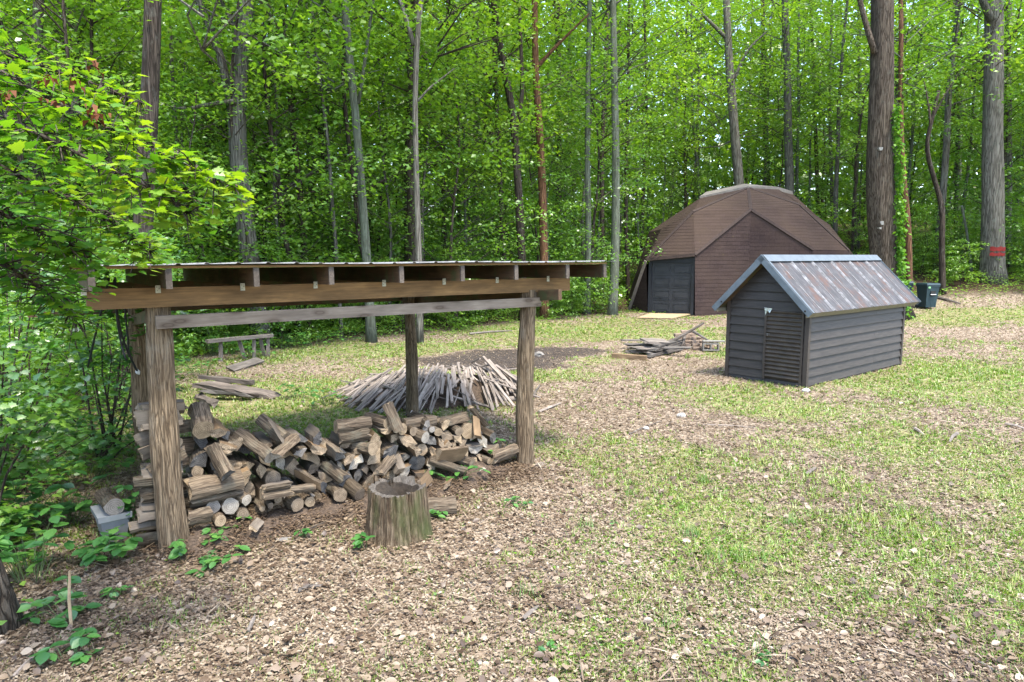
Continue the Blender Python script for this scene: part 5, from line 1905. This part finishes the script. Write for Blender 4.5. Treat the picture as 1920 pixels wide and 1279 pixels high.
k = 0
z_ = .14
while z_ < HRg - .2:
    if z_ + ex < HE - .02:
        if z_ < DZ1 - .02:
            lapboard(-SW + .06, DX0 - .012, z_); lapboard(DX1 + .012, -.06, z_)
        else:
            lapboard(-SW + .06, -.06, z_)
    else:
        def half(zz): return max(.02, (SW / 2 + .04) * (1 - (zz - HE + .05) / (HRg - HE)))
        h0, h1 = min(half(z_), SW / 2 - .06), min(half(z_ + ex), SW / 2 - .06)
        lapboard(-SW / 2 - h0, -SW / 2 + h0, z_, 'gable', None, (-SW / 2 - h1, -SW / 2 + h1))
    z_ += ex
z_ = .10
while z_ < HE - .1:
    if (k % 3) == 1:
        lapboard(.06, SL_ * .66 - .002, z_, 'side', min(z_ + ex + .012, HE)); lapboard(SL_ * .66 + .002, SL_ - .06, z_, 'side', min(z_ + ex + .012, HE))
    else:
        lapboard(.06, SL_ - .06, z_, 'side', min(z_ + ex + .012, HE))
    k += 1
    z_ += ex
for (lo, hi) in (((-.058, -.022, -.05), (.022, .058, HE)), ((-SW - .02, -.02, -.05), (-SW + .055, .05, HE - .03)), ((-.05, SL_ - .058, -.05), (.022, SL_ + .02, HE)),):
    mb = MB(); mb.box(lo, hi); mb.obj('corner_board', [trm], hut, HM)
mb = MB(); mb.box((-SW + .06, .0, -.06), (-.06, .028, .135)); mb.obj('skirt_board', [plain('skirt', (0.042, 0.04, 0.04), .8, 0, .3, 5)], hut, HM)
mb = MB(); mb.box((-.028, .06, -.06), (.0, SL_ - .06, .098)); mb.obj('skirt_board', [trm], hut, HM)
# corrugated door
V = []; F = []
nz_ = 120
for i in range(nz_ + 1):
    z_ = DZ0 + (DZ1 - DZ0) * i / nz_
    yy = -.030 + .013 * math.cos(2 * math.pi * i / nz_ * 17)
    V += [(DX0, yy, z_), (DX1, yy, z_), (DX0, yy + .006, z_), (DX1, yy + .006, z_)]
for i in range(nz_):
    q = i * 4
    F += [(q, q + 1, q + 5, q + 4), (q + 2, q + 6, q + 7, q + 3), (q, q + 4, q + 6, q + 2), (q + 1, q + 3, q + 7, q + 5)]
dmt = plain('dark_corrugated_metal', (0.054, 0.044, 0.036), .42, .25, .2, 6)
hd = link('corrugated_door', mesh('corrugated_door', V, F, [dmt]), hut, HM)
mb = MB(); mb.box((DX0 - .035, -.05, DZ0 - .02), (DX0 + .012, -.0435, DZ1 + .02)); mb.obj('door_stile', [trm], hut, HM)
mb = MB(); mb.box((DX1 - .01, -.05, DZ0 - .02), (DX1 + .03, -.0435, DZ1 + .01)); mb.obj('door_stile', [trm], hut, HM)
mb = MB(); mb.box((DX0 + .02, -.062, .99), (DX0 + .09, -.0505, 1.01)); mb.tube([(DX0 + .055, -.06, 1.0), (DX0 + .055, -.08, 1.0), (DX0 + .055, -.085, .965)], .006, 6); mb.obj('latch', [plain('latch_metal', (.12, .12, .12), .4, .6)], hut, HM)
foil = plain('foil_tape', (0.55, 0.57, 0.6), .25, .8, .2, 20, bump=.6)
mb = MB(); mb.add([(DX0 - .04, -.056, DZ1 + .03), (DX0 + .12, -.060, DZ1 + .02), (DX0 + .07, -.066, DZ1 - .07), (DX0 + .03, -.058, DZ1 - .02), (DX0 - .02, -.060, DZ1 - .12)],
                 [(0, 4, 3), (0, 3, 1), (1, 3, 2)]); mb.obj('foil_patch', [foil], hut, HM)
# roof
OVf, OVb, OVs = .26, .36, .17
tr_ = NT('rusty_roof_metal')
n1 = tr_.noise(tr_.coord('Object', (1.2, 1.2, 1.2), rnd=False), 1.8, 6, .7)
n2 = tr_.noise(tr_.coord('Object', (1.2, 8, 8)), 2.2, 6, .75)
n3 = tr_.noise(tr_.coord('Object', (2.5, 2.5, 2.5)), 2.0, 4, .6)
c = tr_.ramp(n2, [(.3, (0.022, 0.021, 0.022)), (.5, (0.046, 0.045, 0.047)), (.68, (0.11, 0.106, 0.108))])
c = tr_.mix(tr_.ramp(n1, [(.50, (0, 0, 0)), (.62, (.7,) * 3)]), c, (0.085, 0.043, 0.028))
c = tr_.mix(tr_.ramp(n3, [(.60, (0, 0, 0)), (.70, (.5,) * 3)]), c, (0.12, 0.115, 0.11))
rmt = tr_.bsdf(c, .72, tr_.bump(n2, .2, .004), .1)
ribm = plain('weathered_seam', (0.13, 0.13, 0.134), .7, .1, .6, 12)
slope = math.atan2(HRg - HE, SW / 2)
Lr = (SW / 2 + OVs) / math.cos(slope)
flash = plain('blue_grey_flashing', (0.10, 0.12, 0.135), .55, .15, .18, 5)
woodf = plain('yellowed_fascia', (0.17, 0.15, 0.10), .8, 0, .2, 6)
for side in (1, -1):
    base = Matrix.Translation((-SW / 2, -OVf, HRg + .02))
    # x' runs down the slope, y' along the ridge
    rot = Matrix(((side * math.cos(slope), 0, math.sin(slope) * side, 0), (0, 1, 0, 0), (-math.sin(slope), 0, math.cos(slope), 0), (0, 0, 0, 1)))
    RMx = HM @ base @ rot
    Lt = SL_ + OVf + OVb
    npn = 6
    for k in range(npn):
        a, b_ = Lt * k / npn, Lt * (k + 1) / npn
        pr = [(a, 0), (a + .02, .028), (a + .05, .028), (a + .07, 0), ((a + b_) / 2 - .03, 0), ((a + b_) / 2 - .01, .012), ((a + b_) / 2 + .01, .012), ((a + b_) / 2 + .03, 0), (b_ + .004, 0)]
        V = []; F = []
        for x_ in (0, Lr * .5, Lr):
            for (y_, h_) in pr:
                V.append((x_, y_, h_ + .004 * math.sin(x_ * 5 + y_ * 3)))
        m_ = len(pr); nv = len(V)
        V += [(a_, b2, c2 - .004) for a_, b2, c2 in V]
        for r_ in range(2):
            for j in range(m_ - 1):
                q = r_ * m_ + j
                F += [(q, q + m_, q + m_ + 1, q + 1), (nv + q, nv + q + 1, nv + q + m_ + 1, nv + q + m_)]
        q = 2 * m_
        F += [(q + j, nv + q + j, nv + q + j + 1, q + j + 1) for j in range(m_ - 1)]
        MI = [0] * len(F)
        for r_ in range(2):
            for j in (0, 1, 2, 5):
                MI[(r_ * (m_ - 1) + j) * 2] = 1
        link('roof_panel', mesh('roof_panel', V, F, [rmt, ribm], MI), hut, RMx)
    mb = MB(); mb.box((.01, .02, -.045), (Lr - .02, Lt - .02, -.006)); mb.obj('roof_deck', [M['rafter']], hut, RMx)
    mb = MB(); mb.box((-.012, -.022, -.085), (Lr + .015, -.004, .022)); mb.box((-.012, -.004, .030), (Lr + .015, .05, .034)); mb.obj('rake_trim', [flash], hut, RMx)
    mb = MB(); mb.box((-.012, Lt + .004, -.09), (Lr + .015, Lt + .02, .022)); mb.obj('rake_trim', [flash], hut, RMx)
    mb = MB(); mb.box((Lr - .03, .0, -.125), (Lr - .005, Lt, -.008)); mb.obj('eave_board', [woodf], hut, RMx)
    if side == 1:
        mb = MB(); mb.tube([(Lr - .1, -.024, -.05), (Lr - .1, -.034, -.05)], .018, 6); mb.obj('vent_hole', [blk], hut, RMx)
    else:
        mb = MB(); mb.tube([(Lr - .22, -.024, -.05), (Lr - .22, -.034, -.05)], .018, 6); mb.obj('vent_hole', [blk], hut, RMx)
    mb = MB(); mb.box((-.01, -.012, .032), (.16, Lt + .012, .040)); mb.obj('ridge_cap', [flash], hut, RMx)


# ================================================================== WHEELIE BINS
def bin_(px, py, rz, label, bar=True):
    p = G(px, py)
    root = empty('wheelie_bin', p, label, 'bin')
    bm_ = plain('bin_plastic', (0.016, 0.034, 0.042), .5, 0, .15, 3)
    mw = Matrix.Translation(p) @ Matrix.Rotation(rz, 4, 'Z')
    mb = MB()
    taper(mb, .24, .26, .30, .35, 0.06, .98)
    taper(mb, .315, .365, .32, .37, .93, 1.0)
    for sx in (-.2, 0, .2):
        mb.box((sx - .015, -.285, .15), (sx + .015, -.26, .5))
    mb.obj('bin_body', [bm_], root, mw)
    mb = MB(); taper(mb, .325, .38, .30, .34, 1.004, 1.07); mb.box((-.30, .34, .98), (.30, .42, 1.03)); mb.obj('bin_lid', [bm_], root, mw)
    if bar:
        mb = MB(); mb.box((-.11, -.362, .54), (.11, -.33, .75)); mb.obj('recess', [blk], root, mw)
        mb = MB(); mb.tube([(-.13, -.385, .60), (.13, -.385, .60)], .016, 8); mb.obj('lift_bar', [plain('pale_bar', (.6, .6, .6), .4, .4)], root, mw)
        mb = MB(); mb.box((-.25, -.368, .86), (-.14, -.352, .93)); mb.obj('sticker', [plain('green_sticker', (.2, .42, .2), .6)], root, mw)
    for sx in (-1, 1):
        mb = MB(); mb.tube([(sx * .22, .27, .11), (sx * .29, .27, .11)], .11, 14); mb.obj('wheel', [rub], root, mw)
    root.scale = (.84, .84, .90)
    return root


bin_(1737, 578, R(6), 'dark teal wheelie bin with a pale lift bar standing fully in view')
bin_(1690, 573, R(-4), 'dark teal wheelie bin mostly hidden behind the small shed roof', False)


# ================================================================== FOREGROUND LEAVES, THICKET, WEEDS, VINE
def leafy(parent, name, C, size, mat, rn, kind='maple', **kw):
    if kind == 'maple':
        V, F, k = leaf_maple(C, size, **kw)
        m_ = mesh_np(name, V, F, mat, np.repeat(rn, k))
    elif kind == 'oval':
        V, F, k = leaf_oval(C, size, **kw)
        m_ = mesh_np(name, V, F, mat, np.repeat(rn, k))
    else:
        V, F = leaf_quads(C, size, **kw)
        m_ = mesh_np(name, V, F, mat, rn)
    return link(name, m_, parent)


mt = G(2, 1180)
map_t = empty('maple_tree', mt, 'young maple at the left edge whose bright yellow green sprays hang over the shed roof', 'tree')
trunk_pts = [mt + Vector((0, 0, -.2)), mt + Vector((-.06, 0, .5)), mt + Vector((-.25, -.2, 1.4)), mt + Vector((-.45, -.5, 2.6)), mt + Vector((-.6, -.7, 4.2)), mt + Vector((-.5, -.6, 6.5))]
pl = polyline(trunk_pts, 14)
V, F = tube(pl, [.17, .13, .12, .115, .11, .10, .10, .09, .085, .08, .07, .06, .05, .03], 16, .06, True, 3, .05, 6)
link('trunk', mesh('trunk', V, F, [M['bark_oak']], smooth_=True), map_t)
mr = np.random.RandomState(17)
# boughs: (start px, end px) given as places at a distance
BOUGH = [  # list of (points(px,py,Y), leaves, half width, leaf size)
    ([(-120, 60, 3.3), (60, 170, 3.3), (200, 235, 3.3), (330, 300, 3.4), (440, 352, 3.5)], 620, .25, .105),
    ([(-120, 150, 3.0), (40, 235, 3.0), (170, 300, 3.1), (280, 350, 3.2), (350, 400, 3.4)], 460, .26, .10),
    ([(-100, 60, 3.9), (60, 120, 3.9), (160, 150, 4.0), (260, 190, 4.1)], 420, .30, .10),
    ([(-100, 250, 3.6), (30, 330, 3.7), (140, 375, 3.9), (230, 430, 4.2), (280, 475, 4.4)], 520, .30, .105),
    ([(-140, 330, 2.9), (0, 400, 3.1), (90, 440, 3.3), (170, 480, 3.6)], 420, .30, .10),
    ([(-140, 430, 3.2), (0, 490, 3.4), (80, 540, 3.7), (140, 600, 4.0)], 420, .34, .10),
    ([(-140, 180, 4.8), (30, 240, 4.9), (150, 300, 5.2), (240, 370, 5.5)], 480, .38, .11),
    ([(300, 290, 3.6), (345, 350, 3.7), (372, 400, 3.8), (390, 425, 3.9)], 90, .14, .10),
]
Cs = []; Sz = []; Rn = []
mbL = MB()
for bi, (pp, nl, hw, ls) in enumerate(BOUGH):
    P = polyline([AT(*a) for a in pp], 16)
    mbL.tube(P, [.014 * (1 - i / 18) for i in range(16)], 6, 0, 0, False)
    for j in range(nl):
        f = mr.rand() ** .85
        q = P[min(15, int(f * 15.99))]
        side = (P[min(15, int(f * 15) + 1)] - P[max(0, int(f * 15) - 1)]).cross(UP).normalized()
        w_ = hw * (1.15 - .85 * f)
        o = q + side * (mr.randn() * w_ * .6) + UP * (mr.randn() * .06 - .03) + Vector((0, 1, 0)) * mr.randn() * .08
        if mr.rand() < .35: mbL.tube([q, q.lerp(o, .5) + UP * .02, o], [.0045, .0035, .002], 4, 0, 0, False)
        Cs.append(tuple(o)); Sz.append(ls * (.55 + .6 * mr.rand()))
        Rn.append(np.clip(.25 + .5 * f + .35 * mr.randn() * .6 - (.25 if bi > 3 else 0), 0, 1))
link('limb', mesh('limb', mbL.V, mbL.F, [M['bark_dark']]), map_t)
leafy(map_t, 'crown', np.array(Cs), np.array(Sz) * .64, M['maple'], np.array(Rn), tilt=.28, r=mr)
# brown dead leaf clusters still hanging on it
dc = []; 
for (px, py, Y) in ((172, 122, 3.2), (90, 145, 3.2), (138, 155, 3.25), (12, 170, 3.1), (100, 195, 3.1), (180, 205, 3.15), (182, 222, 3.15), (18, 185, 3.1)):
    c_ = AT(px, py, Y)
    for j in range(7):
        dc.append((c_.x + mr.randn() * .016, c_.y + mr.randn() * .02, c_.z + mr.rand() * .05 - .02))
V, F = leaf_quads(np.array(dc), .03 + .025 * mr.rand(len(dc)), .05, 1.3, .45, .35, mr)
link('dead_leaves', mesh_np('dead_leaves', V, F, M['deadleaf'], mr.rand(len(dc))), map_t)

# thicket of leafy bushes left of the shed
tb = random.Random(2)
TH = [(-5.1, 6.6, 2.2, .95), (-4.9, 8.0, 2.5, 1.0), (-6.2, 8.4, 2.9, 1.2), (-6.1, 10.4, 2.6, 1.2), (-7.6, 10.2, 3.4, 1.4), (-5.6, 5.2, 1.6, .9), (-7.4, 12.8, 2.8, 1.3), (-9.2, 13.4, 3.4, 1.5), (-8.6, 16.0, 3.0, 1.4), (-6.6, 7.0, 3.0, 1.1), (-4.3, 5.3, 1.3, .6)]
TL = ['dark leafy bush just left of the shed corner post', 'tall leafy bush behind the slanting strap', 'broad maple leaved bush reaching shed roof height', 'leafy bush in view below the back left of the shed roof',
      'tallest dense bush at the left edge of the woods', 'low dark bush near the left edge above the seedlings', 'bright leafy bush beyond the back left post', 'bushy thicket tree far left behind the shed',
      'rounded leafy bush left of the old bench', 'dense bush at the left picture edge', 'small dark bush beside the grey tub']
for (x_, y_, h_, w_), lab in zip(TH, TL):
    z0 = float(gh(x_, y_))
    root = empty('thicket_bush', (x_, y_, z0), lab, 'bush')
    mb = MB(); C = []; rn = []
    r = np.random.RandomState(int(abs(x_) * 100))
    for k in range(26):
        f = (k + r.rand()) / 26
        a = r.rand() * 6.28; q = w_ * (.25 + .75 * r.rand()) * (.6 + .5 * math.sin(3 * f))
        c_ = (x_ + math.cos(a) * q, y_ + math.sin(a) * q, z0 + .12 + h_ * f)
        C.append(spray_points(c_, .26 * w_ + .10, 62, r, .2)); rn.append(np.full(62, r.rand()))
        if k % 2 == 0:
            mb.tube([(x_ + r.randn() * .08, y_ + r.randn() * .08, z0 - .05), (x_ + math.cos(a) * q * .4, y_ + math.sin(a) * q * .4, z0 + h_ * f * .6), c_], [.014, .010, .004], 5, 0, 0, False)
    C = np.concatenate(C); rn = np.concatenate(rn) * .5 + r.rand(len(C)) * .5
    leafy(root, 'foliage', C, .048 + .042 * r.rand(len(C)), M['thicket'], rn, kind='maple' if y_ < 9 else 'quad', r=r, **({'tilt': .4} if y_ < 9 else {'flat': .6}))
    mb.obj('stem', [M['bark_dark']], root)


# broad leaved weeds
def weed(px, py, n, spread, h_, ls, label, mat=None, name='broad_leaf_weed', group=None):
    p = G(px, py)
    r = np.random.RandomState(int(px * 3 + py))
    root = empty(name, p, label, 'plant', group)
    C = []; mb = MB()
    for k in range(n):
        a = r.rand() * 6.28; q = spread * math.sqrt(r.rand())
        tip = p + Vector((math.cos(a) * q, math.sin(a) * q, h_ * (.35 + .75 * r.rand())))
        mb.tube([p + Vector((math.cos(a) * q * .3, math.sin(a) * q * .3, -.01)), p.lerp(tip, .6) + UP * .03, tip], [.004, .003, .002], 4, 0, 0, False)
        for j in range(3):
            C.append((tip.x + r.randn() * .006, tip.y + r.randn() * .006, tip.z + r.randn() * .004))
    leafy(root, 'leaves', np.array(C), 1.45 * ls * (.7 + .5 * r.rand(len(C))), mat or M['broad'], r.rand(len(C)), kind='oval', r=r)
    mb.obj('stem', [M['stemgreen']], root)


for args in ((400, 668, 26, .5, .45, .07, 'leafy weeds round the left legs of the old bench'), (470, 672, 22, .6, .35, .07, 'leafy weeds in front of the old bench'), (530, 655, 26, .7, .4, .07, 'leafy weeds right of the old bench'), (590, 648, 26, .8, .35, .07, 'green weeds along the wood edge right of the bench'), (380, 705, 22, .5, .35, .06, 'green weeds left of the old rotten boards'), (660, 640, 26, .8, .35, .07, 'green weeds at the feet of the forked trees'),
             (215, 1050, 16, .20, .20, .085, 'broad leaved plant in front of the grey tub'), (245, 1010, 8, .10, .42, .08, 'taller leafy sprout climbing between tub and stacked wood'),
             (340, 1050, 5, .10, .16, .06, 'seedling at the foot of the front left post'), (322, 1005, 4, .06, .30, .055, 'light green sprig climbing the front left post'),
             (395, 1025, 8, .14, .12, .06, 'seedlings just right of the front left post'), (405, 1060, 10, .22, .10, .065, 'low row of leaves below the front left post'),
             (440, 1000, 6, .10, .16, .06, 'small leafy shoot by the pale round logs'), (762, 880, 10, .16, .22, .06, 'leafy shoot growing up behind the stump'),
             (850, 905, 16, .32, .20, .06, 'trailing leafy vine over logs at the right of the stack'), (925, 870, 14, .22, .34, .06, 'dark leafy clump beside the right front post'),
             (683, 1030, 6, .07, .14, .055, 'small seedling left of the stump foot'), (965, 950, 6, .14, .10, .04, 'light green seedlings left below the right post'),
             (570, 1010, 4, .05, .10, .04, 'tiny bright green tuft on the soil before the pile'), (825, 975, 4, .06, .08, .045, 'few leaves against the short half log'),
             (130, 1150, 10, .25, .15, .075, 'leafy seedlings near the bottom left trunk'), (60, 1090, 20, .30, .38, .085, 'big leaved plant beside the maple trunk'),
             (40, 1000, 26, .45, .45, .09, 'leafy ground plant at the left edge'), (120, 980, 26, .50, .35, .085, 'broad green plant patch left of the tub'),
             (60, 905, 26, .60, .45, .09, 'pale topped leafy plant at the left edge'), (160, 900, 20, .50, .35, .08, 'leafy plants behind the grey tub'),
             (130, 1240, 8, .16, .12, .07, 'seedlings at the very bottom left'), (215, 1120, 5, .10, .10, .05, 'small seedling on leaf litter below the tub'),
             (1150, 985, 3, .05, .05, .028, 'little seedling in the middle of the lawn'), (1440, 1240, 4, .07, .05, .032, 'dark green seedling near bottom right'),
             (1025, 1220, 4, .07, .05, .03, 'small ground leaves at bottom centre'), (620, 760, 16, .35, .3, .06, 'green weeds left of the stick heap'), (560, 745, 14, .35, .25, .06, 'green weeds behind the round top log')):
    weed(*args)
for i, (px, py) in enumerate(((1350, 1050), (1410, 1050), (1320, 905), (1295, 1005), (1490, 985), (1100, 990), (1620, 1120), (1800, 1130), (1180, 930), (1700, 960), (1430, 1225), (1850, 900), (1560, 860), (980, 1120), (1250, 1180))):
    p = G(px, py)
    r = np.random.RandomState(i)
    n = 60 if i < 5 else 34
    az = r.rand(n) * 6.28; hh_ = .05 + .09 * r.rand(n); q = .06 * np.sqrt(r.rand(n)) * (2 if i < 2 else 1)
    C = np.stack([p.x + np.cos(az * 3) * q * 1.6, p.y + np.sin(az * 3) * q, np.full(n, p.z)], 1)
    s_ = np.stack([-np.sin(az), np.cos(az), np.zeros(n)], 1) * .0035
    tip = C + np.stack([np.cos(az) * hh_ * .7, np.sin(az) * hh_ * .7, hh_], 1)
    V = np.stack([C - s_, C + s_, tip], 1).reshape(-1, 3)
    tag(link('grass_tuft', mesh_np('grass_tuft', V, np.arange(3 * n).reshape(n, 3), M['grass'], r.rand(n) * .35)),
        ['wide bright grass tuft in the lower middle of the lawn', 'bright grass tuft right beside the wide one'][i] if i < 2 else 'small grass tuft on the leafy lawn', 'grass tuft', None if i < 2 else 'small grass tufts on the lawn')
st_ = G(134, 1180)
mb = MB(); mb.tube([st_ - UP * .05, st_ + Vector((0, 0, .2)), st_ + Vector((.02, .0, .40))], [.011, .010, .008], 7)
tag(mb.obj('upright_stick', [M['palewood']]), 'straight tan stick standing upright near the bottom left', 'stick')

# vine on the massive tree
vr = np.random.RandomState(3)
vn = empty('climbing_vine', G(1690, 590), 'bright green vine climbing the right side of the massive tree', 'vine')
C = []; mb = MB()
path = [(1686, 585), (1680, 520), (1676, 460), (1678, 400), (1678, 350), (1676, 300), (1671, 250), (1669, 215)]
P = polyline([AT(a, b_, 24.3) for a, b_ in path], 20)
mb.tube(P, .02, 5)
for k in range(1500):
    f = vr.rand() ** 1.1
    q = P[min(19, int(f * 20))]
    w_ = .11 + .10 * math.sin(f * 9) ** 2 - .09 * f
    C.append((q.x + .05 + vr.randn() * w_ * .7, q.y - .25 + vr.randn() * .12, q.z + vr.randn() * .12))
C = np.array(C)
V, F = leaf_quads(C, .09 + .07 * vr.rand(len(C)), .2, .9, .8, .1, vr)
link('leaves', mesh_np('leaves', V, F, M['vine'], vr.rand(len(C))), vn)
mb.obj('stem', [M['bark_dark']], vn)
